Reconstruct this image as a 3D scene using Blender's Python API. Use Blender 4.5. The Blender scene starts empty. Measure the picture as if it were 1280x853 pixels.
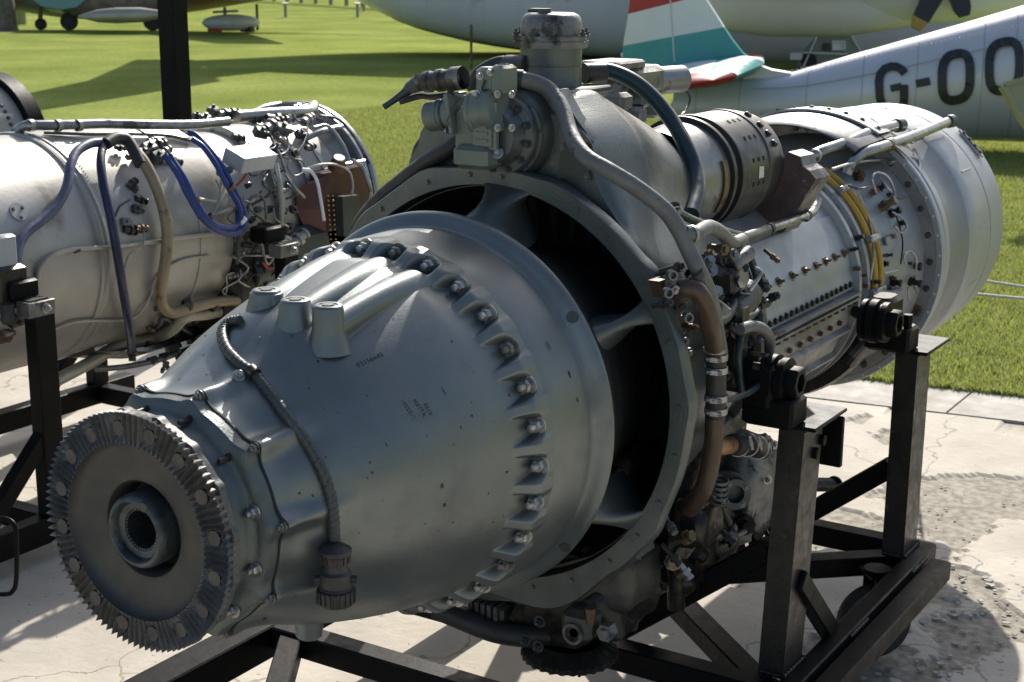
import bpy, math, random
import numpy as np
from mathutils import Vector, Matrix, noise as mnoise
random.seed(4); rng = np.random.default_rng(4)
R = math.radians; PI = math.pi; TAU = 2*PI
sc = bpy.context.scene

# ------------------------------------------------------------------ camera
# world frame: x runs back along the engine axis, z up, ground at z = 0, engine axis at y = 0, z = 0.8
FPX = 1915.93; PITCH = R(14.0258); ROLL = R(.36654); TH = R(31.9477); AX = .8
_f = np.array([0, math.cos(PITCH), -math.sin(PITCH)]); _r = np.array([1., 0, 0]); _u = np.cross(_r, _f)
_r2 = math.cos(ROLL)*_r + math.sin(ROLL)*_u; _u2 = np.cross(_r2, _f)
_M = np.array([[math.sin(TH), math.cos(TH), 0], [-math.cos(TH), math.sin(TH), 0], [0, 0, 1.]])
CF, CR, CU = _M@_f, _M@_r2, _M@_u2
CO = np.array([-1.35699, -1.43690, .74385+AX])
cam_d = bpy.data.cameras.new("camera"); cam = bpy.data.objects.new("camera", cam_d); sc.collection.objects.link(cam); sc.camera = cam
cam_d.sensor_width = 36; cam_d.lens = 36*FPX/1280; cam_d.clip_start = .05; cam_d.clip_end = 2000
cam_d.dof.use_dof = True; cam_d.dof.focus_distance = 2.7; cam_d.dof.aperture_fstop = 13
cam.matrix_world = Matrix(((CR[0], CU[0], -CF[0], CO[0]), (CR[1], CU[1], -CF[1], CO[1]), (CR[2], CU[2], -CF[2], CO[2]), (0, 0, 0, 1)))

# ------------------------------------------------------------------ light
SUN_EL, SUN_AZ = R(36), R(20)
world = bpy.data.worlds.new("World"); sc.world = world; world.use_nodes = True
nt = world.node_tree; sky = nt.nodes.new('ShaderNodeTexSky'); sky.sky_type = 'NISHITA'; sky.sun_disc = False
sky.sun_elevation = SUN_EL; sky.sun_rotation = PI/2-SUN_AZ; sky.dust_density = 2.5; sky.air_density = 1.0
nt.links.new(sky.outputs[0], nt.nodes['Background'].inputs[0]); nt.nodes['Background'].inputs[1].default_value = .105
sd = bpy.data.lights.new("sun", 'SUN'); sd.energy = 4.3; sd.angle = R(.55); sd.color = (1, .95, .87)
so = bpy.data.objects.new("sun", sd); sc.collection.objects.link(so)
S = Vector((math.cos(SUN_EL)*math.cos(SUN_AZ), math.cos(SUN_EL)*math.sin(SUN_AZ), math.sin(SUN_EL)))
so.rotation_euler = S.to_track_quat('Z', 'Y').to_euler()
sc.view_settings.view_transform = 'Standard'; sc.view_settings.look = 'None'; sc.view_settings.gamma = 1
sc.view_settings.exposure = .46
sc.cycles.max_bounces = 7; sc.cycles.diffuse_bounces = 3; sc.cycles.glossy_bounces = 4

# ------------------------------------------------------------------ measuring helpers: a pixel of the survey photograph to a point on a real plane or cylinder
def ray(px, py): return (px-640)/FPX*CR + (426.5-py)/FPX*CU + CF
def at(px, py, ax, v):
    g = ray(px, py); return CO + g*(v-CO[ax])/g[ax]
def onc(px, py, r, cy=0., cz=AX):           # near side of a cylinder of radius r lying along x
    g = ray(px, py); a = g[1]**2+g[2]**2; oy, oz = CO[1]-cy, CO[2]-cz
    b = g[1]*oy+g[2]*oz; c = oy*oy+oz*oz-r*r; D = b*b-a*c
    t = (-b-math.sqrt(D))/a if D > 0 else -b/a
    return CO+g*t
def dep(px, py, d): return CO + ray(px, py)*d

# ------------------------------------------------------------------ materials
def mat(name, c1, c2=None, metal=0., rough=.5, scale=6., bump=.1, bscale=60., c3=None, thr=.6, s3=3., rvar=.12, soft=.06, stretch=(1, 1, 1), spec=.5, coat=0):
    m = bpy.data.materials.new(name); m.use_nodes = True; t = m.node_tree; N = t.nodes; L = t.links
    b = N['Principled BSDF']; b.inputs['Metallic'].default_value = metal; b.inputs['Roughness'].default_value = rough
    b.inputs['Specular IOR Level'].default_value = spec; b.inputs['Coat Weight'].default_value = coat
    tc = N.new('ShaderNodeTexCoord'); mp = N.new('ShaderNodeMapping'); mp.inputs['Scale'].default_value = stretch; L.new(tc.outputs['Object'], mp.inputs[0])
    n = N.new('ShaderNodeTexNoise'); n.inputs['Scale'].default_value = scale; n.inputs['Detail'].default_value = 7; n.inputs['Roughness'].default_value = .62; L.new(mp.outputs[0], n.inputs[0])
    rp = N.new('ShaderNodeValToRGB'); rp.color_ramp.elements[0].position = .32; rp.color_ramp.elements[1].position = .7
    rp.color_ramp.elements[0].color = (*c1, 1); rp.color_ramp.elements[1].color = (*(c2 or [min(1, x*1.35) for x in c1]), 1); L.new(n.outputs[0], rp.inputs[0])
    col = rp.outputs[0]
    if c3:
        n3 = N.new('ShaderNodeTexNoise'); n3.inputs['Scale'].default_value = s3; n3.inputs['Detail'].default_value = 9; n3.inputs['Roughness'].default_value = .66; L.new(mp.outputs[0], n3.inputs[0])
        mr = N.new('ShaderNodeMapRange'); mr.inputs[1].default_value = thr; mr.inputs[2].default_value = thr+soft; L.new(n3.outputs[0], mr.inputs[0])
        mx = N.new('ShaderNodeMix'); mx.data_type = 'RGBA'; L.new(mr.outputs[0], mx.inputs[0]); L.new(col, mx.inputs[6]); mx.inputs[7].default_value = (*c3, 1); col = mx.outputs[2]
        if metal > 0:
            mm = N.new('ShaderNodeMapRange'); mm.inputs[3].default_value = metal; mm.inputs[4].default_value = metal*.15; L.new(mr.outputs[0], mm.inputs[0]); L.new(mm.outputs[0], b.inputs['Metallic'])
    L.new(col, b.inputs['Base Color'])
    nr = N.new('ShaderNodeTexNoise'); nr.inputs['Scale'].default_value = scale*2.7; nr.inputs['Detail'].default_value = 6; L.new(mp.outputs[0], nr.inputs[0])
    mr2 = N.new('ShaderNodeMapRange'); mr2.inputs[1].default_value = .3; mr2.inputs[2].default_value = .7; mr2.inputs[3].default_value = max(.05, rough-rvar); mr2.inputs[4].default_value = min(1, rough+rvar); L.new(nr.outputs[0], mr2.inputs[0]); L.new(mr2.outputs[0], b.inputs['Roughness'])
    if bump:
        nb = N.new('ShaderNodeTexNoise'); nb.inputs['Scale'].default_value = bscale; nb.inputs['Detail'].default_value = 4; L.new(tc.outputs['Object'], nb.inputs[0])
        bp = N.new('ShaderNodeBump'); bp.inputs['Strength'].default_value = bump; bp.inputs['Distance'].default_value = .004; L.new(nb.outputs[0], bp.inputs['Height']); L.new(bp.outputs[0], b.inputs['Normal'])
    return m
G = mat
cast = G('grey_casting_paint', (.085, .102, .101), (.145, .164, .161), .6, .40, 6, .15, 220, (.055, .058, .056), .56, 9, .1, .16)
cone_m = G('grey_cone_paint', (.130, .149, .149), (.205, .226, .223), .68, .375, 2.6, .07, 260, (.085, .09, .088), .54, 5, .10, .22)
castd = G('dark_grey_casting', (.05, .058, .057), (.085, .094, .09), .45, .45, 6, .2, 80, (.045, .045, .042), .6, 9)
castw = G('worn_bare_casting', (.11, .112, .108), (.25, .25, .24), .5, .45, 18, .4, 70, (.03, .027, .023), .53, 14)
olive = G('grey_green_unit_paint', (.12, .15, .13), (.17, .20, .175), .15, .40, 9, .15, 80, (.05, .055, .05), .62, 14)
gearm = G('dull_tooth_steel', (.08, .079, .076), (.15, .148, .143), .5, .50, 40, .12, 200, (.05, .045, .04), .60, 14)
gearf = G('dull_face_steel', (.045, .046, .044), (.08, .08, .076), .45, .55, 7, .2, 120, (.045, .02, .015), .66, 7)
seatm = G('pale_seat_steel', (.055, .055, .053), (.09, .09, .087), .5, .52, 20, .2, 100)
shaftm = G('worn_shaft_steel', (.035, .045, .048), (.11, .125, .128), .6, .45, 30, .3, 140)
steel = G('bolt_steel', (.32, .33, .32), (.52, .52, .5), .85, .38, 60, .2, 200, (.07, .05, .04), .6, 90)
studm = G('black_stud', (.03, .03, .03), (.06, .06, .06), .4, .4, 30, .2)
dark = G('dark_metal_and_shade', (.009, .010, .010), (.020, .022, .022), .1, .7, 8, .1)  # near-black; inside the intake this colour stands in for shade
rubber = G('grey_rubber_hose', (.10, .105, .103), (.155, .16, .155), 0, .55, 20, .25, 120, (.06, .06, .058), .62, 20)
rubberg = G('green_black_hose', (.012, .03, .034), (.025, .05, .055), 0, .38, 14, .1)
rubberb = G('black_rubber', (.018, .018, .018), (.04, .04, .04), 0, .5, 14, .2)
brown = G('brown_painted_pipe', (.05, .033, .022), (.095, .06, .04), .2, .42, 10, .15, 60, (.055, .04, .03), .56, 9)
orange = G('scorched_orange_pipe', (.27, .13, .05), (.36, .2, .09), .3, .4, 14, .1, 60, (.12, .07, .04), .58, 12)
clampm = G('steel_band', (.28, .28, .27), (.45, .45, .43), .85, .4, 40, .2, 120, (.08, .07, .06), .58, 50)
silver = G('engine_sheet_metal', (.33, .315, .28), (.45, .435, .395), .45, .47, 3, .10, 60, (.20, .175, .14), .58, 5, .1, .16)
silvp = G('aluminium_shroud', (.34, .36, .37), (.41, .43, .44), .45, .45, 3, .05, 60, (.29, .30, .305), .56, 3, .06, .3)
band = G('shaded_shroud_band', (.22, .235, .24), (.27, .285, .29), .4, .5, 3, .05)  # darker copy of the shroud colour, shade of the forward tilt painted in
casing = G('combustor_casing', (.27, .29, .30), (.38, .40, .405), .4, .45, 6, .08, 70, (.20, .16, .12), .655, 7, .1, .05)
casing2 = G('heat_stained_casing', (.20, .20, .195), (.36, .36, .35), .45, .45, 10, .1, 70, (.10, .055, .03), .60, 12, .12, .05)
rusty = G('rusted_steel', (.10, .055, .035), (.20, .12, .075), .3, .65, 20, .4, 90, (.36, .33, .30), .58, 16)
rust2 = G('rust_brown_bolt', (.12, .055, .03), (.2, .10, .06), .3, .7, 40, .4)
yellow = G('yellow_pipe_paint', (.40, .25, .03), (.52, .34, .06), .1, .45, 14, .1, 60, (.2, .12, .03), .62, 18)
brass = G('brass_fitting', (.13, .10, .06), (.24, .18, .10), .6, .45, 30, .2, 90, (.05, .045, .03), .52, 40)
navy = G('navy_hose', (.012, .016, .045), (.03, .038, .09), 0, .4, 14, .15, 60, (.10, .10, .11), .62, 20)
pipem = G('polished_pipe', (.22, .225, .225), (.40, .40, .395), .85, .32, 16, .05, 60, (.10, .09, .08), .60, 9)
wirem = G('steel_wire', (.35, .34, .32), (.5, .5, .48), .85, .4, 40, 0)
genm = G('generator_dark_band', (.04, .043, .043), (.075, .078, .078), .5, .42, 9, .1, 70, (.14, .14, .14), .63, 14)
genl = G('generator_worn_end', (.16, .165, .165), (.30, .305, .30), .6, .4, 7, .1, 70, (.10, .065, .03), .62, 7)
boxm = G('worn_brown_casting', (.075, .05, .045), (.15, .11, .10), .3, .6, 14, .4, 60, (.42, .42, .41), .60, 13)
paper = G('paper_tag', (.5, .5, .42), (.62, .62, .55), 0, .8, 30, .1)
blackp = G('black_gloss_paint', (.004, .0042, .0045), (.008, .0085, .009), .0, .46, 12, .12, 60, (.03, .03, .028), .72, 30, .08, spec=.11)
blackw = G('worn_black_paint', (.012, .012, .011), (.03, .028, .025), .1, .36, 16, .15, 90, (.09, .075, .055), .64, 22, spec=.35)
bluehose = G('blue_hose', (.015, .035, .16), (.03, .06, .24), 0, .35, 14, .1)
blueg = G('blue_grey_hose', (.05, .06, .12), (.11, .12, .17), 0, .4, 14, .15, 60, (.3, .29, .26), .66, 26)
tanhose = G('tan_stained_hose', (.24, .18, .10), (.36, .29, .18), .1, .42, 9, .15, 60, (.06, .045, .03), .60, 6)
creamp = G('cream_pipe', (.35, .33, .27), (.48, .46, .38), .3, .4, 12, .1, 60, (.14, .1, .06), .63, 12)
copper = G('copper_brown_panel', (.075, .035, .028), (.13, .062, .05), .3, .42, 8, .1)
goldr = G('gold_rivets', (.45, .34, .14), (.6, .48, .22), .6, .4, 30, 0)
greybox = G('grey_box_paint', (.36, .39, .40), (.44, .47, .48), .1, .45, 8, .1, 60, (.2, .2, .2), .68, 20)
redp = G('red_plastic', (.4, .03, .02), (.5, .05, .03), 0, .5, 10, 0)
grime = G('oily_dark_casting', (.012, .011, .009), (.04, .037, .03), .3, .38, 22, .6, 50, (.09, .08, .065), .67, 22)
sumpm = G('stained_sump_casting', (.07, .07, .062), (.12, .117, .10), .4, .48, 9, .3, 70, (.20, .165, .08), .60, 6)
tyre = G('tyre_rubber', (.015, .015, .015), (.03, .03, .03), 0, .7, 14, .3)
fus = G('silver_aircraft_skin', (.54, .55, .60), (.64, .65, .70), .25, .40, 1.2, .02, 6, (.44, .47, .51), .62, 2)
fus2 = G('grey_airliner_skin', (.66, .65, .74), (.76, .75, .84), .0, .42, .5, .02, 4, (.50, .51, .56), .6, .9)
fus3 = G('pale_airliner_belly', (.66, .68, .76), (.74, .76, .83), .0, .45, .5, .02, 4)
oliv2 = G('olive_belly_paint', (.16, .165, .12), (.21, .215, .16), .05, .5, 1, .02, 4)
tred = G('red_tail_paint', (.42, .035, .03), (.50, .05, .045), 0, .35, 2, 0)
twhite = G('white_tail_paint', (.74, .76, .76), (.82, .84, .84), 0, .35, 2, 0)
tteal = G('teal_tail_paint', (.05, .32, .32), (.07, .38, .38), 0, .35, 2, 0)
ink = G('black_lettering', (.02, .022, .025), (.03, .032, .035), 0, .4, 4, 0)
stamp = G('stamped_mark', (.04, .042, .04), (.055, .055, .05), .2, .6, 4, 0)
camo = G('camouflage_paint', (.10, .15, .14), (.13, .18, .165), .05, .45, 1, 0, 6, (.13, .095, .06), .53, .35, .1, .02)
tealj = G('teal_underside_paint', (.13, .27, .25), (.16, .32, .30), .05, .45, 1, 0)
tankp = G('pale_tank_paint', (.50, .52, .52), (.6, .62, .62), .1, .4, 3, 0)
khaki = G('khaki_wing_paint', (.28, .28, .16), (.36, .36, .22), .05, .5, 3, .05)
fencem = G('grey_fence_metal', (.2, .21, .2), (.28, .29, .28), .3, .5, 3, 0)
bark = G('tree_bark', (.10, .085, .07), (.2, .175, .15), 0, .85, 8, .8, 20)
leafm = G('tree_leaves', (.04, .08, .02), (.08, .13, .035), 0, .6, 3, 0)
ropem = G('white_rope', (.5, .5, .48), (.65, .65, .62), 0, .8, 60, .3)
chipm = G('concrete_chips', (.30, .28, .24), (.50, .47, .42), 0, .85, 20, .4)

# ------------------------------------------------------------------ mesh helpers
def V(*a): return np.array(a, float)
def unit(v): v = np.asarray(v, float); return v/max(1e-12, np.linalg.norm(v))
def frame(d):
    d = unit(d); u = np.cross(d, V(0, 0, 1)) if abs(d[2]) < .95 else np.cross(d, V(1, 0, 0)); u = unit(u); return d, u, np.cross(d, u)
class MB:
    def __init__(s): s.v = []; s.f = []
    def add(s, vs, fs):
        o = len(s.v); s.v += [tuple(map(float, p)) for p in vs]; s.f += [tuple(i+o for i in f) for f in fs]; return s
    def grid(s, P, cu=False, cv=False):      # P[i][j]
        n, m = len(P), len(P[0]); vs = [p for r_ in P for p in r_]; fs = []
        for i in range(n if cu else n-1):
            for j in range(m if cv else m-1):
                a, b = i, (i+1) % n; c, d = j, (j+1) % m; fs.append((a*m+c, a*m+d, b*m+d, b*m+c))
        return s.add(vs, fs)
    def lathe(s, prof, o=(0, 0, AX), d=(1, 0, 0), seg=64, cap0=False, cap1=False, a0=0, a1=TAU):
        d, u, w = frame(d); o = np.asarray(o, float); full = abs(a1-a0-TAU) < 1e-6; n = seg if full else seg+1
        P = [[o+d*x+(u*math.cos(a0+(a1-a0)*k/seg)+w*math.sin(a0+(a1-a0)*k/seg))*r for k in range(n)] for x, r in prof]
        base = len(s.v); s.grid(P, False, full)
        if cap0: s.f.append(tuple(base+k for k in range(n))[::-1])
        if cap1: s.f.append(tuple(base+(len(prof)-1)*n+k for k in range(n)))
        return s
    def cyl(s, p0, p1, r0, r1=None, seg=16, bev=0.):
        p0, p1 = np.asarray(p0, float), np.asarray(p1, float); L = np.linalg.norm(p1-p0); r1 = r0 if r1 is None else r1
        b = min(bev, L*.3, r0*.5, r1*.5) if bev else 0
        pr = [(0, r0), (L, r1)] if not b else [(0, r0-b), (b, r0), (L-b, r1), (L, r1-b)]
        return s.lathe(pr, p0, p1-p0, seg, True, True)
    def box(s, c, size, ax=None, bev=.0):
        c = np.asarray(c, float); X, Y, Z = (V(1, 0, 0), V(0, 1, 0), V(0, 0, 1)) if ax is None else ax
        h = np.asarray(size, float)/2; b = min(bev, *(h*.45)) if bev else 0
        if not b:
            vs = [c+X*h[0]*i+Y*h[1]*j+Z*h[2]*k for i in (-1, 1) for j in (-1, 1) for k in (-1, 1)]
            return s.add(vs, [(0, 1, 3, 2), (4, 6, 7, 5), (0, 4, 5, 1), (2, 3, 7, 6), (0, 2, 6, 4), (1, 5, 7, 3)])
        P = []
        for z, ins in ((-h[2], b), (-h[2]+b, 0), (h[2]-b, 0), (h[2], b)):
            a, d = h[0]-ins, h[1]-ins
            P.append([c+X*x+Y*y+Z*z for x, y in ((a-b, d), (a, d-b), (a, -d+b), (a-b, -d), (-a+b, -d), (-a, -d+b), (-a, d-b), (-a+b, d))][::-1])
        base = len(s.v); s.grid(P, False, True); s.f.append(tuple(base+k for k in range(8))[::-1]); s.f.append(tuple(base+24+k for k in range(8))); return s
    def bar(s, p0, p1, w, h, up=(0, 0, 1), bev=.002):   # box bar, w sideways, h along up
        p0, p1 = np.asarray(p0, float), np.asarray(p1, float); d = unit(p1-p0); y = unit(np.cross(up, d)); z = np.cross(d, y)
        return s.box((p0+p1)/2, (np.linalg.norm(p1-p0), w, h), (d, y, z), bev)
    def tube(s, pts, r, seg=12, sub=6, caps=True, wob=0.):
        pts = [np.asarray(p, float) for p in pts]; Q = spline(pts, sub) if sub > 1 and len(pts) > 2 else pts
        rr = (lambda t: r) if not callable(r) else r; n = len(Q); T = [unit(Q[min(i+1, n-1)]-Q[max(i-1, 0)]) for i in range(n)]
        u = frame(T[0])[1]; P = []
        for i in range(n):
            u = unit(u-T[i]*np.dot(u, T[i])); w = np.cross(T[i], u); k = rr(i/(n-1))
            P.append([Q[i]+(u*math.cos(TAU*j/seg)+w*math.sin(TAU*j/seg))*k for j in range(seg)])
        base = len(s.v); s.grid(P, False, True)
        if caps: s.f.append(tuple(base+j for j in range(seg))[::-1]); s.f.append(tuple(base+(n-1)*seg+j for j in range(seg)))
        return s
    def prism(s, pts, d):   # planar polygon extruded by vector d
        pts = [np.asarray(p, float) for p in pts]; d = np.asarray(d, float); n = len(pts)
        s.add(pts+[p+d for p in pts], [tuple(range(n))[::-1], tuple(range(n, 2*n))]+[(i, (i+1) % n, n+(i+1) % n, n+i) for i in range(n)]); return s
    def mesh(s, name, off=(0, 0, 0), ang=35, smooth=True):
        m = bpy.data.meshes.new(name); off = np.asarray(off, float)
        m.from_pydata([tuple(np.asarray(p)-off) for p in s.v], [], s.f); m.update()
        if smooth:
            m.polygons.foreach_set('use_smooth', [True]*len(m.polygons)); m.set_sharp_from_angle(angle=R(ang))
        return m
    def build(s, name, mt, parent=None, ang=35, label=None, kind=None, smooth=True, fixn=True):
        off = worldloc(parent) if parent else np.zeros(3)
        m = s.mesh(name, off, ang, smooth); m.materials.append(mt)
        if fixn and len(m.polygons) < 60000:
            import bmesh
            b = bmesh.new(); b.from_mesh(m); bmesh.ops.recalc_face_normals(b, faces=b.faces); b.to_mesh(m); b.free()
            if smooth: m.set_sharp_from_angle(angle=R(ang))
        o = bpy.data.objects.new(name, m); sc.collection.objects.link(o)
        if parent: o.parent = parent
        if label: o['label'] = label
        if kind: o['kind'] = kind
        return o
def spline(P, sub):
    P = [2*P[0]-P[1]]+list(P)+[2*P[-1]-P[-2]]; out = []
    for i in range(1, len(P)-2):
        a, b, c, d = P[i-1:i+3]
        for k in range(sub):
            t = k/sub; out.append(.5*((2*b)+(c-a)*t+(2*a-5*b+4*c-d)*t*t+(3*b-a-3*c+d)*t**3))
    out.append(P[-2]); return out
def worldloc(o):
    v = np.zeros(3)
    while o is not None: v += np.array(o.location); o = o.parent
    return v
def thing(name, loc, label, cat, group=None):
    o = bpy.data.objects.new(name, None); sc.collection.objects.link(o); o.location = loc; o['label'] = label; o['category'] = cat; o.empty_display_size = .1
    if group: o['group'] = group
    return o
def tag(o, label, cat, group=None):
    o['label'] = label; o['category'] = cat
    if group: o['group'] = group
    return o
_proto = {}
def put(name, key, maker, mt, p, d, parent, scale=1., spin=None):   # shared-mesh piece, its own axis is +z, laid along d
    if key not in _proto:
        m = maker().mesh(name); m.materials.append(mt); _proto[key] = m
    o = bpy.data.objects.new(name, _proto[key]); sc.collection.objects.link(o)
    o.location = Vector(tuple(np.asarray(p)-(worldloc(parent) if parent else 0))); q = Vector(tuple(d)).to_track_quat('Z', 'Y')
    if spin is None: spin = random.random()*TAU
    o.rotation_mode = 'QUATERNION'; o.rotation_quaternion = q @ Matrix.Rotation(spin, 3, 'Z').to_quaternion(); o.scale = (scale,)*3; o.parent = parent
    return o
def hexnut(r=.0085, h=.012, stud=.0045, sh=.008, wr=.012):
    m = MB(); m.lathe([(0, wr), (.0018, wr)], (0, 0, 0), (0, 0, 1), 20, True, True)
    m.lathe([(.0018, r*.94), (.003, r), (h-.0015, r), (h, r*.88)], (0, 0, 0), (0, 0, 1), 6, False, True)
    if sh: m.lathe([(h, stud), (h+sh-.001, stud), (h+sh, stud*.7)], (0, 0, 0), (0, 0, 1), 10, False, True)
    return m
def hexhead(r=.006, h=.005, wr=.008):
    m = MB(); m.lathe([(0, wr), (.001, wr)], (0, 0, 0), (0, 0, 1), 14, True, True); m.lathe([(.001, r), (h-.001, r), (h, r*.85)], (0, 0, 0), (0, 0, 1), 6, False, True); return m
def dome(r=.004, h=.002): return MB().lathe([(0, r), (h*.6, r*.8), (h, r*.3)], (0, 0, 0), (0, 0, 1), 10, False, True)
def ep(x, r, phi): return V(x, -r*math.cos(R(phi)), AX+r*math.sin(R(phi)))     # engine point, phi from the right side upwards
def ed(phi): return V(0, -math.cos(R(phi)), math.sin(R(phi)))
def sst(a, b, x): t = min(1, max(0, (x-a)/(b-a))); return t*t*(3-2*t)
def lin(x, pts):
    return float(np.interp(x, [p[0] for p in pts], [p[1] for p in pts]))
def pch(x, pts):   # smooth interpolation
    xs = [p[0] for p in pts]; ys = [p[1] for p in pts]; i = min(max(0, int(np.searchsorted(xs, x))-1), len(xs)-2)
    h = xs[i+1]-xs[i]; t = (x-xs[i])/h; m = [(ys[min(j+1, len(xs)-1)]-ys[max(j-1, 0)])/(xs[min(j+1, len(xs)-1)]-xs[max(j-1, 0)]) for j in (i, i+1)]
    t = min(1, max(0, t)); return ys[i]*(2*t**3-3*t*t+1)+m[0]*h*(t**3-2*t*t+t)+ys[i+1]*(3*t*t-2*t**3)+m[1]*h*(t**3-t*t)
def clamp_band(name, p, d, r, w, parent, screw=True, mt=None):
    d = unit(d); p = np.asarray(p, float); m = MB(); m.lathe([(-w/2, r), (-w/2, r*1.05+.001), (w/2, r*1.05+.001), (w/2, r)], p, d, 24)
    if screw:
        _, u, v = frame(d); s_ = unit(-CF+u*.3); s_ = unit(s_-d*np.dot(s_, d)); t_ = np.cross(d, s_); c = p+s_*(r*1.05+.003)
        m.box(c, (w*.9, .014, .008), (d, t_, s_), .001); m.cyl(c-t_*.012, c+t_*.014, .0035, seg=8)
    return m.build(name, mt or clampm, parent)

# ================================================================== THE SETTING
def structure(o): o['kind'] = 'structure'; return o
# edge of the slab: x = SE(y)
def SE(y): return 4.19-.158*y
# grass ground sheet
gm = bpy.data.materials.new('lawn_grass_ground'); gm.use_nodes = True; t = gm.node_tree; N = t.nodes; L = t.links; b = N['Principled BSDF']; b.inputs['Roughness'].default_value = 1; b.inputs['Specular IOR Level'].default_value = 0
tc = N.new('ShaderNodeTexCoord'); n1 = N.new('ShaderNodeTexNoise'); n1.inputs['Scale'].default_value = .55; n1.inputs['Detail'].default_value = 8; L.new(tc.outputs['Object'], n1.inputs[0])
n2 = N.new('ShaderNodeTexNoise'); n2.inputs['Scale'].default_value = 14; n2.inputs['Detail'].default_value = 9; n2.inputs['Roughness'].default_value = .7; L.new(tc.outputs['Object'], n2.inputs[0])
ma = N.new('ShaderNodeMath'); ma.operation = 'ADD'; L.new(n1.outputs[0], ma.inputs[0]); L.new(n2.outputs[0], ma.inputs[1])
rp = N.new('ShaderNodeValToRGB'); e = rp.color_ramp.elements; e[0].position = .36; e[0].color = (.165, .21, .05, 1); e[1].position = .64; e[1].color = (.35, .385, .12, 1)
x_ = e.new(.5); x_.color = (.25, .295, .08, 1); mm = N.new('ShaderNodeMath'); mm.operation = 'MULTIPLY'; mm.inputs[1].default_value = .5; L.new(ma.outputs[0], mm.inputs[0]); L.new(mm.outputs[0], rp.inputs[0]); L.new(rp.outputs[0], b.inputs['Base Color'])
bp = N.new('ShaderNodeBump'); bp.inputs['Strength'].default_value = .8; bp.inputs['Distance'].default_value = .03; L.new(n2.outputs[0], bp.inputs['Height']); L.new(bp.outputs[0], b.inputs['Normal'])
g = MB(); g.grid([[V(x, y, -.012) for y in (-400, -20, 0, 20, 60, 600)] for x in (-300, 0, 10, 40, 100, 900)])
structure(g.build('lawn', gm, smooth=False))
# concrete slab with a peeling skin (vertex colour: 1 = old surface laid bare)
ys = np.concatenate([np.linspace(-16, -2.6, 24)[:-1], np.arange(-2.6, 1.2, .016), np.linspace(1.2, 12, 60)]); xs = np.concatenate([np.linspace(-18, -.1, 70)[:-1], np.arange(-.1, 3.78, .016)])
def peel(x, y):
    v = mnoise.fractal(Vector((x*1.9+3.1, y*2.4+1.7, .3)), .9, 2.1, 6)
    reg = sst(1.5, 2.2, x-y*.35)*sst(.1, -.25, y+.12*(x-2.6))      # the flaking part, right of the stand
    v2 = mnoise.fractal(Vector((x*6.3+9.1, y*7.4+2.7, 3.3)), .9, 2.1, 4); return v*1.25+v2*.35+reg*.56-.41
NX, NY = len(xs), len(ys); Vv = []; mask = []
for x in xs:
    for y in ys:
        fx = x if x < 3.7 else SE(y)-.36
        if x == xs[-1]: fx = SE(y)-.365
        p = peel(fx, y) if -2.5 < y < 1.5 and fx > -.2 else -1; k = sst(-.012, .012, p); mask.append(k)
        z = -.007*k+.0012*mnoise.noise(Vector((fx*7, y*7, 0)))
        if .0 < abs(p) < .05 and p < 0: z += .004*(1-abs(p)/.05)*max(0, mnoise.noise(Vector((fx*9, y*9, 4)))+.2)
        Vv.append((fx, y, z))
m = bpy.data.meshes.new('concrete_pavement')
idx = np.arange(NX*NY).reshape(NX, NY); F = np.stack([idx[:-1, :-1], idx[1:, :-1], idx[1:, 1:], idx[:-1, 1:]], -1).reshape(-1, 4)
m.from_pydata(Vv, [], F.tolist()); m.update(); ca = m.color_attributes.new('bare', 'FLOAT_COLOR', 'POINT'); ca.data.foreach_set('color', np.repeat(np.array(mask, np.float32), 4))
cm = bpy.data.materials.new('concrete_with_peeling_skin'); cm.use_nodes = True; t = cm.node_tree; N = t.nodes; L = t.links; b = N['Principled BSDF']; b.inputs['Roughness'].default_value = .85; b.inputs['Specular IOR Level'].default_value = .25
tc = N.new('ShaderNodeTexCoord'); n1 = N.new('ShaderNodeTexNoise'); n1.inputs['Scale'].default_value = 2.2; n1.inputs['Detail'].default_value = 10; n1.inputs['Roughness'].default_value = .65; L.new(tc.outputs['Object'], n1.inputs[0])
r1 = N.new('ShaderNodeValToRGB'); e = r1.color_ramp.elements; e[0].position = .3; e[0].color = (.41, .37, .305, 1); e[1].position = .66; e[1].color = (.61, .56, .47, 1); L.new(n1.outputs[0], r1.inputs[0])
n2 = N.new('ShaderNodeTexNoise'); n2.inputs['Scale'].default_value = 38; n2.inputs['Detail'].default_value = 6; L.new(tc.outputs['Object'], n2.inputs[0])
r2 = N.new('ShaderNodeValToRGB'); e = r2.color_ramp.elements; e[0].position = .33; e[0].color = (.20, .18, .145, 1); e[1].position = .66; e[1].color = (.40, .365, .30, 1); L.new(n2.outputs[0], r2.inputs[0])
vo = N.new('ShaderNodeTexNoise'); vo.inputs['Scale'].default_value = 55; vo.inputs['Detail'].default_value = 2; L.new(tc.outputs['Object'], vo.inputs[0]); sp = N.new('ShaderNodeMapRange'); sp.inputs[1].default_value = .70; sp.inputs[2].default_value = .74; L.new(vo.outputs[0], sp.inputs[0])
wn = N.new('ShaderNodeTexNoise'); wn.inputs['Scale'].default_value = 3; wn.inputs['Detail'].default_value = 8; L.new(tc.outputs['Object'], wn.inputs[0]); vm_ = N.new('ShaderNodeVectorMath'); vm_.operation = 'MULTIPLY_ADD'; vm_.inputs[1].default_value = (.5, .5, .5); L.new(wn.outputs['Color'], vm_.inputs[0]); L.new(tc.outputs['Object'], vm_.inputs[2])
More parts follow.
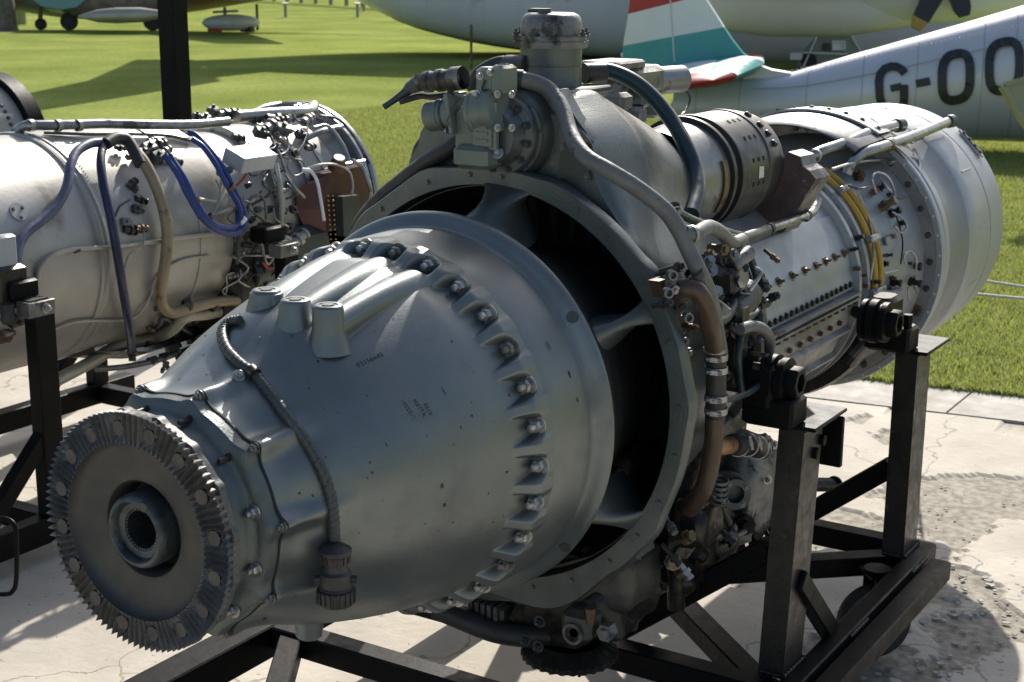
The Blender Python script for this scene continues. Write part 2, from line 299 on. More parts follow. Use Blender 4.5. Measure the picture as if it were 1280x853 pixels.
vc = N.new('ShaderNodeTexVoronoi'); vc.feature = 'DISTANCE_TO_EDGE'; vc.inputs['Scale'].default_value = 1.1; L.new(vm_.outputs[0], vc.inputs[0]); cr = N.new('ShaderNodeMapRange'); cr.inputs[1].default_value = .0015; cr.inputs[2].default_value = .006; L.new(vc.outputs[0], cr.inputs[0])
mc = N.new('ShaderNodeMix'); mc.data_type = 'RGBA'; L.new(cr.outputs[0], mc.inputs[0]); mc.inputs[6].default_value = (.30, .27, .22, 1); L.new(r1.outputs[0], mc.inputs[7])
m0 = N.new('ShaderNodeMix'); m0.data_type = 'RGBA'; L.new(sp.outputs[0], m0.inputs[0]); L.new(mc.outputs[2], m0.inputs[6]); m0.inputs[7].default_value = (.2, .18, .15, 1)
at_ = N.new('ShaderNodeAttribute'); at_.attribute_name = 'bare'; mx = N.new('ShaderNodeMix'); mx.data_type = 'RGBA'; L.new(at_.outputs['Fac'], mx.inputs[0]); L.new(m0.outputs[2], mx.inputs[6]); L.new(r2.outputs[0], mx.inputs[7]); L.new(mx.outputs[2], b.inputs['Base Color'])
bp = N.new('ShaderNodeBump'); bp.inputs['Strength'].default_value = .35; bp.inputs['Distance'].default_value = .006; L.new(n2.outputs[0], bp.inputs['Height']); L.new(bp.outputs[0], b.inputs['Normal'])
m.materials.append(cm); o = bpy.data.objects.new('concrete_pavement', m); sc.collection.objects.link(o); structure(o)
# kerb strip between slab and lawn
km = G('kerb_concrete', (.38, .35, .30), (.50, .465, .41), 0, .85, 5, .3, 60, (.25, .24, .2), .64, 14)
k_ = MB(); yy = np.linspace(-16, 12, 15)
for a, b_ in zip(yy[:-1], yy[1:]):
    gp = .004
    P = [V(SE(a+gp)-.355, a+gp, -.1), V(SE(b_-gp)-.355, b_-gp, -.1), V(SE(b_-gp), b_-gp, -.1), V(SE(a+gp), a+gp, -.1)]; k_.prism(P, V(0, 0, .104))
structure(k_.build('kerb', km, smooth=False))
# grass blades near the slab, thinning with distance
def blades(x0, x1, y0, y1, n, hh, name, seed):
    r_ = np.random.default_rng(seed); x = x0+(x1-x0)*r_.random(n); y = y0+(y1-y0)*r_.random(n); x = np.maximum(x, SE(y)+.01*r_.standard_normal(n)-.015)
    h = hh*(.5+r_.random(n)); a = r_.random(n)*TAU; w = .0035+.004*r_.random(n)*(1+(x-x0)*.12); lx, ly = np.cos(a), np.sin(a); ln = h*(.2+.7*r_.random(n)); b2 = r_.random(n)*TAU
    P = np.zeros((n, 3, 3)); P[:, 0] = np.stack([x-lx*w, y-ly*w, np.full(n, -.014)], -1); P[:, 1] = np.stack([x+lx*w, y+ly*w, np.full(n, -.014)], -1); P[:, 2] = np.stack([x+np.cos(b2)*ln, y+np.sin(b2)*ln, h-.012], -1)
    m = bpy.data.meshes.new(name); m.vertices.add(3*n); m.vertices.foreach_set('co', P.reshape(-1)); m.loops.add(3*n); m.loops.foreach_set('vertex_index', np.arange(3*n)); m.polygons.add(n); m.polygons.foreach_set('loop_start', np.arange(n)*3); m.update(calc_edges=True)
    ca = m.color_attributes.new('tone', 'FLOAT_COLOR', 'CORNER'); c = np.zeros((n, 4), np.float32); tt = r_.random(n); dry = r_.random(n) < .16
    c[:, 0] = np.where(dry, .42, .27+.18*tt); c[:, 1] = np.where(dry, .42, .33+.15*tt); c[:, 2] = np.where(dry, .22, .075+.05*tt); c[:, 3] = 1; ca.data.foreach_set('color', np.repeat(c, 3, 0).reshape(-1))
    return m
bm_ = bpy.data.materials.new('grass_blade'); bm_.use_nodes = True; b = bm_.node_tree.nodes['Principled BSDF']; b.inputs['Roughness'].default_value = .5; a_ = bm_.node_tree.nodes.new('ShaderNodeAttribute'); a_.attribute_name = 'tone'; bm_.node_tree.links.new(a_.outputs['Color'], b.inputs['Base Color'])
tr = bm_.node_tree.nodes.new('ShaderNodeBsdfTranslucent'); bm_.node_tree.links.new(a_.outputs['Color'], tr.inputs[0]); mx = bm_.node_tree.nodes.new('ShaderNodeMixShader'); mx.inputs[0].default_value = .4
bm_.node_tree.links.new(b.outputs[0], mx.inputs[1]); bm_.node_tree.links.new(tr.outputs[0], mx.inputs[2]); bm_.node_tree.links.new(mx.outputs[0], bm_.node_tree.nodes['Material Output'].inputs[0])
for i, a in enumerate([(3.9, 7.2, -1.6, 2.6, 230000, .032), (7.2, 13.5, -1.0, 8.5, 300000, .034), (3.4, 9, 2.6, 7.5, 150000, .034)]):
    m = blades(*a, 'grass', 10+i); m.materials.append(bm_); o = bpy.data.objects.new('grass', m); sc.collection.objects.link(o); o['kind'] = 'stuff'; o['label'] = ['short green grass beside the concrete edge', 'mown grass under the silver aircraft', 'grass behind the left engine'][i]; o['category'] = 'grass'
# loose concrete flakes
fl = MB()
for _ in range(1500):
    x = random.uniform(1.5, 3.6); y = random.uniform(-1.5, -.05); d_ = math.hypot((x-2.05)/.55, (y+.62)/.28)
    if peel(x, y) < -.05 and d_ > 1: continue
    if random.random() > math.exp(-d_*.8)*1.6+.10: continue
    r_ = random.uniform(.003, .010)*(1.2 if d_ < 1 else .8); a = random.random()*TAU; n = random.choice((4, 5, 6)); tz = random.uniform(-.15, .15)
    fl.prism([V(x+r_*math.cos(a+TAU*k/n)*random.uniform(.6, 1.2), y+r_*math.sin(a+TAU*k/n)*random.uniform(.6, 1.2), .002-.006+tz*r_*math.cos(TAU*k/n)+.002) for k in range(n)], V(0, 0, random.uniform(.0012, .003)))
o = fl.build('concrete_flakes', chipm, smooth=False); o['kind'] = 'stuff'; o['label'] = 'loose flakes of peeled concrete skin beside the right wheel'; o['category'] = 'rubble'

# ================================================================== THE MAIN ENGINE
eng = thing('turboprop_engine', (1.3, 0, .0), 'large grey turboprop engine with toothed propeller coupling and bolted cone on a black stand', 'engine')
# --- toothed coupling
def coupling():
    nt_, sp_ = 98, 8; n = nt_*sp_; rad = [.1235, .1250, .1265, .135, .143, .151, .158, .1625, .1655, .1668]
    P = []
    for r in rad:
        row = []
        for k in range(n):
            a = TAU*k/n; ph = (k % sp_)/sp_; saw = 1-abs(2*ph-1)           # 0..1
            edge = sst(.1235, .1275, r)
            dep_ = -.0012*edge+min(1, (1-saw)*1.12)*.0085*edge
            q = (math.degrees(a)+14) % 22.5; q = min(q, 22.5-q)
            hr = math.hypot(R(q)*r, r-.1425)
            if hr < .0125: dep_ = max(dep_, .0072)
            rr = r-(0 if r < .16 else (1-saw)*.0042*sst(.158, .1668, r))
            row.append(V(dep_, -rr*math.cos(a), AX+rr*math.sin(a)))
        P.append(row)
    m = MB(); m.grid(P, False, True)
    rim = P[-1]; P2 = [[V(.0045, *(AXY(rim[k], 1.0))) for k in range(n)], [V(.016, *AXY(rim[k], .99)) for k in range(n)]]
    m.grid([rim]+P2, False, True)
    # back of the rim: scalloped lugs
    seg = 256; B = []
    for x, r0 in ((.013, .158), (.014, .163), (.026, .163), (.030, .158), (.034, .13)):
        B.append([ep(x, r0+(.0045*max(0, math.cos(R((360*k/seg+14)*16)))**2 if x < .031 else 0), 360*k/seg) for k in range(seg)])
    m.grid(B, False, True)
    return m
def AXY(p, k): return (p[1]*k, AX+(p[2]-AX)*k)
cg = coupling().build('coupling_gear', gearm, eng, 28, fixn=False)
m = MB(); m.lathe([(0.000, .1237), (.006, .1215), (.012, .117), (.015, .108), (.0165, .09), (.0165, .076), (.0185, .068), (.024, .064), (.06, .062), (.07, .05)], seg=96); m.build('coupling_face', gearf, eng)
for k in range(16):
    ph = -14+22.5*k; m = MB(); p = ep(.0035, .1425, ph); m.lathe([(0, .0105), (.004, .0108)], p, (1, 0, 0), 18, True, False); m.build('bolt_seat', seatm, eng)
m = MB(); m.lathe([(.08, .052), (.012, .052), (.005, .0505), (.001, .047), (.000, .043), (.003, .0405), (.012, .0385), (.014, .030), (.02, .0285), (.08, .028), (.085, .0)], seg=72); m.build('propeller_shaft', shaftm, eng)
m = MB()
for k in range(36):
    a = 10*k; m.box(ep(.03, .028, a), (.03, .003, .003), (V(1, 0, 0), V(0, math.sin(R(a)), math.cos(R(a))), ed(a)))
m.build('shaft_splines', shaftm, eng)
m = MB().lathe([(0, .0075), (.002, .0065)], ep(.0015, .0455, 62), (-1, 0, 0), 14, True, True); m.build('shaft_plug', seatm, eng)
# --- front cover behind the coupling
m = MB(); seg = 144; prof = [(.035, .10), (.036, .136), (.040, .142), (.048, .1455), (.060, .1465), (.066, .1475), (.070, .151), (.0722, .156), (.0745, .163), (.0775, .1665), (.096, .168)]
P = []
for x, r in prof:
    row = []
    for k in range(seg):
        ph = 360*k/seg; q = ((ph-5+18) % 36)-18; row.append(ep(x, r+(.010*math.exp(-(q/4.5)**2) if r > .162 else 0), ph))
    P.append(row)
m.grid(P, False, True); m.build('front_cover', cast, eng)
for k in range(12):
    ph = 14-29.2*0+30*k
    if 40 < ph % 360 < 140 or 300 > ph % 360 > 280:
        put('cover_stud', 'stud', lambda: MB().lathe([(-.004, .0058), (.003, .0058), (.0032, .0038), (.020, .0038), (.021, .003)], (0, 0, 0), (0, 0, 1), 12, True, True), studm, ep(.072, .1525, ph), (-1, 0, 0), eng)
    else: put('cover_nut', 'cnut', lambda: hexnut(.0078, .009, .0042, .006, .0115), steel, ep(.0715, .1535, ph), (-1, 0, 0), eng)
# dark joint gasket
m = MB(); m.grid([[ep(x, r+.012*math.exp(-((((360*k/seg-5+18) % 36)-18)/5)**2), 360*k/seg) for k in range(seg)] for x, r in ((.096, .166), (.096, .1695), (.0995, .1695), (.0995, .166))], False, True); m.build('cover_gasket', dark, eng)
# --- reduction gear cone: a height field r(x, phi)
BP = [(.10, .1675), (.13, .172), (.17, .187), (.22, .2095), (.29, .2345), (.36, .2545), (.43, .2705), (.49, .281), (.53, .2865), (.60, .292)]
ducts = [(.312, .027, .050), (.287, -.0495, -.040), (.287, -.108, -.102)]
def cone_r(x, ph):
    r = pch(x, BP)
    r += .018*math.exp(-((ph-80)/33)**2)*sst(.19, .28, x)*(1-sst(.46, .54, x))
    # shallow flutes running back from the ten nose lugs
    q = ((ph-5+18) % 36)-18; f = 1-sst(.10, .235, x)
    lug = math.exp(-(q/4.6)**2); r += f*(.0175*lug*(1 if x > .102 else 1)-.0045*(1-abs(q)/18)**.5*0) - .006*f*sst(.105, .15, x)*math.cos(R(q*10))*.5
    # three oil ducts on the top
    c, s_ = -math.cos(R(ph)), math.sin(R(ph))
    if s_ > .3 and x > .25:
        for x0, ya, yb in ducts:
            if x < x0: continue
            t_ = sst(0, 1, (x-x0)/(.545-x0)); yc = ya+(yb-ya)*(x-x0)/(.545-x0)
            rho = .024; u_ = (x-x0)/(.545-x0); za = {.027: .264, -.0495: .261, -.108: .256}[ya]; zb_ = math.sqrt(.300**2-yb*yb); rho = .0235-.0015*u_; zc = za+.004+(zb_-za)*u_+.006*math.sin(PI*u_)-rho-.016*sst(.80, .97, u_)
            # ray (c,s)*d hits circle centre (yc,zc) radius rho, far side
            bq = c*yc+s_*zc; dq = bq*bq-(yc*yc+zc*zc-rho*rho)
            dd = yc*s_-zc*c
            d = (bq+math.sqrt(dq)) if dq > 0 else (bq-(math.sqrt(-dq))*1.7)
            k_ = .013; h_ = max(k_-abs(r-d), 0)/k_; r = max(r, d)+h_*h_*k_*.25
    # flange with pockets cut for the thirty nuts
    q = ((ph+1+6) % 12)-6; mnd = abs(q)/6        # 0 at nut, 1 between
    Lm = sst(.34, .80, mnd); s0 = .543-.046*Lm; T = .3085+.003*Lm
    r = r+(T-r)*sst(s0, .5580-.016*Lm, x)
    return r
NPH = 1440; xsn = list(np.linspace(.0995, .26, 36))+list(np.linspace(.265, .48, 44))+list(np.linspace(.483, .549, 40))+list(np.linspace(.5505, .5585, 9))+[.575, .5765]
P = [[ep(x, cone_r(x, 360*k/NPH), 360*k/NPH) for k in range(NPH)] for x in xsn]
P[-1] = [ep(.577, .300, 360*k/NPH) for k in range(NPH)]
m = MB(); m.grid([[ep(.0995, .10, 360*k/NPH) for k in range(NPH)]]+P, False, True); m.build('gearbox_cone', cone_m, eng, 50, fixn=False)
for k in range(10):
    put('lug_nut', 'lnut', lambda: hexnut(.0068, .007, .004, .004, .0085), castw, ep(.0955, .1775, 5+36*k), (-1, 0, 0), eng)
for k in range(30):
    put('flange_nut', 'fnut%d' % (k*7 % 4), lambda: hexnut(.0095, .0125, .0055, random.uniform(.006, .010), .0135), (steel, castw, clampm, steel)[k*7 % 4], ep(.5535, .2985, -1+12*k), (-1, 0, 0), eng, random.uniform(1.04, 1.12))
for (x0, y0, zt) in ((.311, .027, 1.0725), (.285, -.0495, 1.072), (.286, -.108, 1.071)):
    zb = AX+math.sqrt(max(.001, (pch(x0, BP)+.016)**2-y0*y0))-.022
    m = MB(); h = zt-zb; m.lathe([(0, .033), (.012, .0295), (.022, .0265), (.034, .0238), (h-.004, .0218), (h-.0012, .0208), (h, .019), (h, .0135), (h-.0012, .013), (h-.0012, .0)], (x0, y0, zb), (0, 0, 1), 40); m.build('oil_boss', cone_m, eng, 50)
    m = MB(); m.lathe([(0, .0085), (.0015, .0085)], (x0, y0, zt-.0008), (0, 0, 1), 20, True, True); m.build('boss_plug', castd, eng)
# drain boss under the cone and casting number
bz = at(380, 775, 1, -.05); m = MB(); m.cyl((.30, -.045, .545), (.30, -.045, .60), .020, .026, 24, .003); m.build('drain_boss', cone_m, eng)
# --- rear cone and lip
m = MB(); m.lathe([(.575, .295), (.5765, .304), (.582, .3055), (.61, .3085), (.65, .3105), (.685, .3105), (.695, .311), (.699, .3135), (.7035, .322), (.709, .3305), (.716, .3345), (.723, .3345), (.724, .325)], seg=180); m.build('rear_cone', cone_m, eng, 50)
for ph in (36, -38): m = MB(); m.lathe([(0, .010), (.001, .0095)], ep(.706, .326, ph), unit(V(-.8, *(ed(ph)[1:]*.6))), 20, True, True); m.build('lip_plug', castd, eng)
# --- intake: hub, duct, struts, guide vanes
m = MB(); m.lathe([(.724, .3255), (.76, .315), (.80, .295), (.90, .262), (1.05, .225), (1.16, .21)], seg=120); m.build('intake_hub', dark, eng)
m = MB(); m.lathe([(.888, .3592), (.93, .350), (1.05, .325), (1.16, .308), (1.162, .20)], seg=120); m.build('intake_duct', dark, eng)  # hub, duct and vanes near-black: intake shade painted into the colour
def vane():
    v_ = MB(); P = [[V(-.03*c-.0, y, z) for c, y in ((0, 0), (.5, .004), (1, .010), (.5, .007))] for z in (.215, .308)]; v_.grid(P, False, True); return v_
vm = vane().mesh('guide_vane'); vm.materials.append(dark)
for k in range(40):
    o = bpy.data.objects.new('guide_vane', vm); sc.collection.objects.link(o); o.parent = eng; o.location = Vector((1.15, 0, AX))-eng.location; o.rotation_euler = (R(9*k), 0, 0)
for ph, wd in ((84, .036), (29, .0165), (-33, .018), (-88, .034), (-140, .02), (152, .02)):
    m = MB(); P = []
    for r, w, x0, x1 in ((.275, wd*2.8, .735, .96), (.300, wd*2.0, .745, .95), (.316, wd*1.35, .765, .94), (.330, wd*1.0, .79, .93), (.343, wd*1.1, .815, .93), (.354, wd*1.5, .84, .92), (.364, wd*2.2, .866, .92)):
        tv = V(0, math.sin(R(ph)), math.cos(R(ph))); c = ed(ph)*r+V(0, 0, AX); ring_ = []
        for j in range(20):
            a = TAU*j/20; xx = (x0+x1)/2-(x1-x0)/2*math.cos(a); ring_.append(V(xx, 0, 0)+c+tv*w*math.sin(a)*(.7+.3*math.cos(a)))
        P.append(ring_)
    m.grid(P, False, True); m.build('intake_strut', cast, eng, 60)
# --- intake ring
def ring_out(ph):
    ph = (ph+180) % 360-180; r = .3925
    for a, w, h in ((37, 4, .008), (3, 5, .006), (-34, 6, .010), (70, 5, .005), (110, 7, .01), (135, 5, .006), (-70, 14, .03), (-110, 14, .03), (-45, 5, .006), (180, 6, .01), (18, 2, .002)): r += h*math.exp(-((((ph-a+180) % 360)-180)/w)**2)
    return r
seg = 300; P = []
for x, f in ((.893, 'i'), (.870, 'i0'), (.8675, 'i1'), (.8675, 'o1'), (.870, 'o0'), (.893, 'o'), (.898, 'o'), (.901, 'b')):
    row = []
    for k in range(seg):
        ph = 360*k/seg; ro = ring_out(ph); r = {'i': .3595, 'i0': .3595, 'i1': .3615, 'o1': ro-.002, 'o0': ro, 'o': ro, 'b': .355}[f]; row.append(ep(x, r, ph))
    P.append(row)
m = MB().grid(P, False, True); m.build('intake_ring', cast, eng, 40)
for ph in (96, 86, 62, 50, 37, 20, 3, -10, -24, -36, -48, -62, -75, 110, 128, 140):
    put('ring_screw', 'rscrew', lambda: hexhead(.0045, .004, .0065), cast, ep(.8675, .3785, ph), (-1, 0, 0), eng)
# --- compressor casing behind the ring, combustor, turbine, exhaust
m = MB(); m.lathe([(.899, .366), (.93, .362), (.96, .355), (1.02, .340), (1.10, .330), (1.20, .315), (1.30, .295), (1.40, .272), (1.44, .268), (1.445, .285), (1.465, .285), (1.47, .268)], seg=128); m.build('air_intake_casing', cast, eng)
m = MB(); m.lathe([(1.47, .262), (1.50, .264), (1.75, .266), (1.98, .266), (2.0, .268), (2.004, .285), (2.022, .285), (2.024, .272), (2.05, .272), (2.052, .288), (2.07, .288), (2.072, .27)], seg=128); m.build('combustor_casing', casing, eng)
for x0, r0 in ((2.004, .2795),):
    for k in range(36):
        put('rusty_bolt', 'rbolt', lambda: hexhead(.0085, .009, .010), rust2, ep(x0, .2795, 3+10*k), (-1, 0, 0), eng) if False else None
for k in range(28): put('rusty_bolt', 'rbolt2', lambda: hexhead(.0095, .008, .012), rust2, ep(2.037, .272, 3+360/28*k), ed(3+360/28*k), eng, random.uniform(.85, 1.15))
# row of studs on the side plate
m = MB(); P = [[ep(x, r, ph) for x in np.linspace(1.475, 1.998, 12)] for ph, r in ((40, .2675), (40.2, .270), (30, .270), (21, .270), (20.2, .2715), (18, .2715), (12, .270), (8, .270), (7, .2715), (2.2, .2715), (2, .266))]
m.grid(P); m.build('side_plate', casing, eng)
for x in (1.516, 1.585, 1.659, 1.729, 1.796, 1.853, 1.911, 1.969):
    put('plate_stud', 'pstud', lambda: hexnut(.0065, .008, .003, .008, .011), brass, ep(x, .2705, 20.2), ed(20.2), eng)
for k, x in enumerate(np.arange(1.505, 1.99, .0295)):
    put('rail_bolt', 'railbolt', lambda: hexhead(.0062, .006, .008), studm, ep(x, .2718, 4.6), ed(4.6), eng)
m = MB(); 
for ph, r0, r1, w in ((.2, .268, .292, .006), (-2.2, .268, .292, .005)):
    P = [[ep(x, r_, ph+dph) for x in np.linspace(1.475, 2.0, 10)] for r_, dph in ((r0, w*90), (r1, w*90), (r1, -w*90), (r0, -w*90))]; m.grid(P, True)
m.build('casing_flange', casing2, eng)
for k, x in enumerate(np.arange(1.52, 1.99, .042)): put('rust_nut', 'rustnut', lambda: hexhead(.006, .007, .007), rust2, ep(x, .285, -3.2), V(0, -.35, -.94), eng)
m = MB(); P = [[ep(x, r_, ph) for x in np.linspace(1.475, 1.99, 8)] for ph, r_ in ((-5, .272), (-7, .276), (-16, .276), (-17, .288), (-18.5, .288), (-20, .275), (-32, .275), (-33, .287), (-34.5, .287), (-36, .268))]; m.grid(P); m.build('lower_side_panel', casing2, eng)
for k, x in enumerate(np.arange(1.56, 1.95, .06)): put('rust_nut', 'rustnut', None, rust2, ep(x, .277, -12), ed(-12), eng)
m = MB(); m.lathe([(2.07, .268), (2.10, .272), (2.20, .280), (2.32, .296), (2.398, .313), (2.40, .310)], seg=128); m.build('turbine_casing', casing, eng)
m = MB(); m.lathe([(2.399, .300), (2.399, .3405), (2.404, .3415)], seg=128); m.build('bolt_groove', casing2, eng)
m = MB(); m.lathe([(2.404, .3405), (2.402, .3425), (2.402, .356), (2.406, .3585), (2.416, .3585), (2.42, .352), (2.447, .3505)], seg=160); m.build('exhaust_flange', silvp, eng)
for k in range(44): put('flange_rivet', 'friv', lambda: dome(.0036, .0025), paper, ep(2.4018, .3495, 5+360/44*k), (-1, 0, 0), eng)
for k in range(30): put('flange_bolt', 'fbolt', lambda: hexhead(.0075, .006, .0085), rusty if k % 3 else castd, ep(2.3985, .327, 2+12*k), (-1, 0, 0), eng)
m = MB(); m.lathe([(2.447, .3505), (2.452, .3465), (2.47, .3445), (2.474, .3470), (2.49, .3465), (2.494, .3430), (2.525, .3400), (2.532, .3375)], seg=160); m.build('stepped_shroud', silvp, eng, 20)
m = MB(); m.lathe([(2.532, .3375), (2.56, .3335), (2.60, .3335), (2.64, .3385), (2.678, .3462)], seg=160); m.build('waisted_shroud', band, eng, 30)  # shade of the tilted surface put into its colour
m = MB(); m.lathe([(2.678, .3462), (2.686, .3500), (2.75, .3505), (2.82, .3490), (2.880, .3462), (2.882, .3415), (2.887, .3415), (2.888, .3462), (2.96, .3450), (3.01, .3435), (3.034, .3410), (3.04, .3365), (3.04, .325), (2.7, .318)], seg=160); m.build('exhaust_barrel', silvp, eng, 25)
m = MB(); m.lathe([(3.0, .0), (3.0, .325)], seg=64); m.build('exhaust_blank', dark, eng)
for ph in (82, 58, 34, 8, 106, -18): m = MB(); m.box(ep(2.79, .3502, ph), (.085, .005, .004), (V(1, 0, 0), V(0, math.sin(R(ph)), math.cos(R(ph))), ed(ph)), .001); m.build('barrel_rib', silvp, eng)
# oval plate on the barrel
c_ = onc(1213, 180, .345); ph_ = math.degrees(math.atan2(c_[2]-AX, -c_[1])); tv = V(0, math.sin(R(ph_)), math.cos(R(ph_)))
pts = [c_*1+ed(ph_)*.000+V(1, 0, 0)*.018*math.cos(a)+tv*.052*math.sin(a) for a in np.linspace(0, TAU, 28)[:-1]]; pl_ = MB().prism(pts, ed(ph_)*.005).build('oval_plate', silvp, eng)
pts = [c_+ed(ph_)*.0052+V(1, 0, 0)*.011*math.cos(a)+tv*.038*math.sin(a) for a in np.linspace(0, TAU, 24)[:-1]]; MB().prism(pts, ed(ph_)*.002).build('oval_socket', castd, pl_)
for k in (-.036, -.012, .012, .036): put('socket_screw', 'rscrew', None, steel, c_+ed(ph_)*.007+tv*k, ed(ph_), pl_)
# lower rear ring segment, dark and grimy, under the turbine
m = MB(); m.lathe([(2.16, .275), (2.17, .345), (2.20, .35), (2.40, .357)], seg=64, a0=R(180+10), a1=R(330)); 
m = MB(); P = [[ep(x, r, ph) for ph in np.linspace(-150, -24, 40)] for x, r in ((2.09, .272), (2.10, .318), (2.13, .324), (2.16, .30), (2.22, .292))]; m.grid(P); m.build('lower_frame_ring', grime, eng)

# --- top housing with the filter canister
secs = [(.915, .245, 1.285, .13, .95), (.95, .262, 1.312, .105, .96), (1.06, .275, 1.318, .10, .96), (1.10, .278, 1.305, .10, .96), (1.20, .272, 1.262, .115, .96), (1.30, .25, 1.222, .12, .96), (1.38, .205, 1.205, .11, .98), (1.42, .16, 1.185, .085, 1.0)]
P = []
for x, wb, zt, wt, zb in secs:
    rc = lin(x, [(.9, .368), (1.0, .35), (1.1, .335), (1.2, .32), (1.3, .30), (1.42, .275)]); yb_ = min(wb+.03, rc*.93); zl = .8+math.sqrt(rc*rc-yb_*yb_); row = []; prof_ = [(-yb_, zl-.02), (-(yb_*.7+wb*.3), zl+(zt-zl)*.12), (-(wb*.93), zl+(zt-zl)*.30), (-(wb*.76), zl+(zt-zl)*.55), (-(wt+(wb-wt)*.42), zl+(zt-zl)*.80), (-wt-.012, zt-.016), (-wt*.9, zt-.003), (-wt*.45, zt), (0, zt)]
    prof_ = prof_+[(-a, b) for a, b in prof_[:-1][::-1]]
    Q = spline([V(x, a, b) for a, b in prof_], 4); P.append(Q)
PP = [[p for p in row] for row in P]
Pt = list(zip(*PP)); Pt = [spline([np.asarray(q) for q in r_], 4) for r_ in Pt]
m = MB(); m.grid(Pt)
lp = [np.asarray(r_[0]) for r_ in Pt]; a0 = math.atan2(lp[-1][2]-AX, lp[-1][1]); a1 = math.atan2(lp[0][2]-AX, lp[0][1]); rr_ = .368
arc_ = [V(.915, rr_*math.cos(a), AX+rr_*math.sin(a)) for a in np.linspace(a0, a1, 24)[1:-1]]; nn_ = len(m.v); m.v += [tuple(p) for p in lp+arc_]; m.f.append(tuple(range(nn_, len(m.v))))
m.build('top_housing', cast, eng, 40)
# canister
cc = (1.075, 0., 1.31); cx, cy = cc[0], cc[1]
m = MB(); m.lathe([(0, .072), (.004, .072), (.006, .058), (.012, .0565), (.045, .0555), (.0455, .0545), (.0465, .0545), (.047, .0555), (.078, .0565)], cc, (0, 0, 1), 56); m.build('filter_canister', cast, eng)
m = MB(); rows = []
for z, r in ((.078, .0575), (.078, .0640), (.089, .0645), (.0895, .062), (.091, .062), (.0915, .0645), (.099, .064), (.099, .057)):
    rows.append([V(cx, cy, 1.31+z)+V(math.cos(a), math.sin(a), 0)*(r+(.006*max(0, math.cos(8*a))**6 if r > .06 else 0)) for a in np.linspace(0, TAU, 97)[:-1]])
m.grid(rows, False, True); m.build('canister_flange', castw, eng)
m = MB(); m.lathe([(.099, .0565), (.120, .0555), (.130, .053), (.136, .048), (.139, .040), (.1400, .0)], cc, (0, 0, 1), 56); m.build('canister_cap', castw, eng)
for k in range(8):
    a = TAU*k/8; p = V(cx+.066*math.cos(a), cy+.066*math.sin(a), 1.31)
    put('canister_bolt', 'cbolt', lambda: hexnut(.0052, .007, .0028, .006, .007), castd, p+V(0, 0, .099), (0, 0, 1), eng); 
m = MB(); m.box((1.075, .03, 1.452), (.03, .025, .008), bev=.002); m.cyl((1.05, .0, 1.449), (1.05, 0, 1.457), .012, seg=14); m.build('cap_fitting', castd, eng)
m = MB(); m.box((1.075, 0, 1.313), (.16, .17, .012), bev=.003); m.build('canister_base', cast, eng)
# access cover on the flank
c_ = onc(752, 222, .50, -.0, .72)
def flank(px, py, off=0): # point on the right flank of the top housing
    return onc(px, py, .36+off, 0, .86)
q4 = [at(*p, 0, .9215) for p in ((706, 180), (738, 180), (741, 224), (700, 224))]; nrm = unit(np.cross(q4[1]-q4[0], q4[3]-q4[0])); nrm = nrm if np.dot(nrm, CF) < 0 else -nrm
m = MB().prism([p+nrm*.004 for p in q4], nrm*.008); m.build('access_cover', castd, eng)
for p in q4: put('cover_screw', 'rscrew', None, castw, p+nrm*.012+(sum(q4)/4-p)*.14, nrm, eng)
# --- round drive pad and pump on the front of the housing
DC = V(0, -.02, 1.25)
m = MB(); m.lathe([(.80+.125, .085), (.905, .080), (.893, .078), (.889, .0755), (.885, .0755), (.884, .0705), (.872, .0705), (.868, .068), (.866, .055), (.855, .050), (.84, .046), (.838, .0)], (0, DC[1], DC[2]), (1, 0, 0), 64); m.build('drive_pad', cast, eng)
for k in range(12): put('pad_bolt', 'padb', lambda: hexnut(.005, .006, .0028, .003, .0072), castd, V(.866, DC[1]+.0605*math.cos(TAU*k/12+.2), DC[2]+.0605*math.sin(TAU*k/12+.2)), (-1, 0, 0), eng)
for k in range(10): put('pad_screw', 'rscrew', None, castd, V(.884, DC[1]+.0735*math.cos(TAU*k/10+.5), DC[2]+.0735*math.sin(TAU*k/10+.5)), (-1, 0, 0), eng, .6)
pu = V(.83, .03, 1.26)
m = MB(); m.box((.845, .005, 1.255), (.05, .075, .085), bev=.008); m.box((.838, .0, 1.215), (.07, .07, .04), bev=.008); m.build('pump_body', olive, eng)
m = MB(); m.box((.825, -.020, 1.27), (.014, .050, .085), bev=.004); m.box((.817, -.020, 1.27), (.008, .038, .072), bev=.003); m.build('pump_cover', olive, eng)
for (x, y) in ((622, 118), (640, 118), (622, 160), (640, 160)): put('cover_bolt', 'cnut', None, castd, at(x, y, 0, .812), (-1, 0, 0), eng, .55)
for k in range(5): m = MB(); m.box((.812, -.020, 1.245+.012*k), (.003, .026, .004)); m.build('cover_rib', olive, eng)
m = MB(); m.tube([at(617, 96, 0, .83), at(622, 84, 0, .83), at(634, 82, 0, .84), at(640, 92, 0, .85)], .004, 8); m.build('pump_pipe', castw, eng)
for (x, y) in ((600, 95), (613, 90), (596, 118)): put('block_bolt', 'cnut', None, castd, at(x, y, 0, .818), (-1, -.2, .1), eng, .6)
m = MB(); m.tube([at(606, 100, 0, .816), at(603, 112, 0, .816), at(609, 113, 0, .816)], .0016, 6); m.build('lock_wire', dark, eng)
m = MB(); m.tube([at(560, 113, 0, .82), at(575, 120, 0, .82), at(590, 122, 0, .82)], .003, 6); m.build('lock_wire', castw, eng)
pc = at(598, 135, 0, .83); pe = at(520, 146, 0, .83); dv = unit(pe-pc)
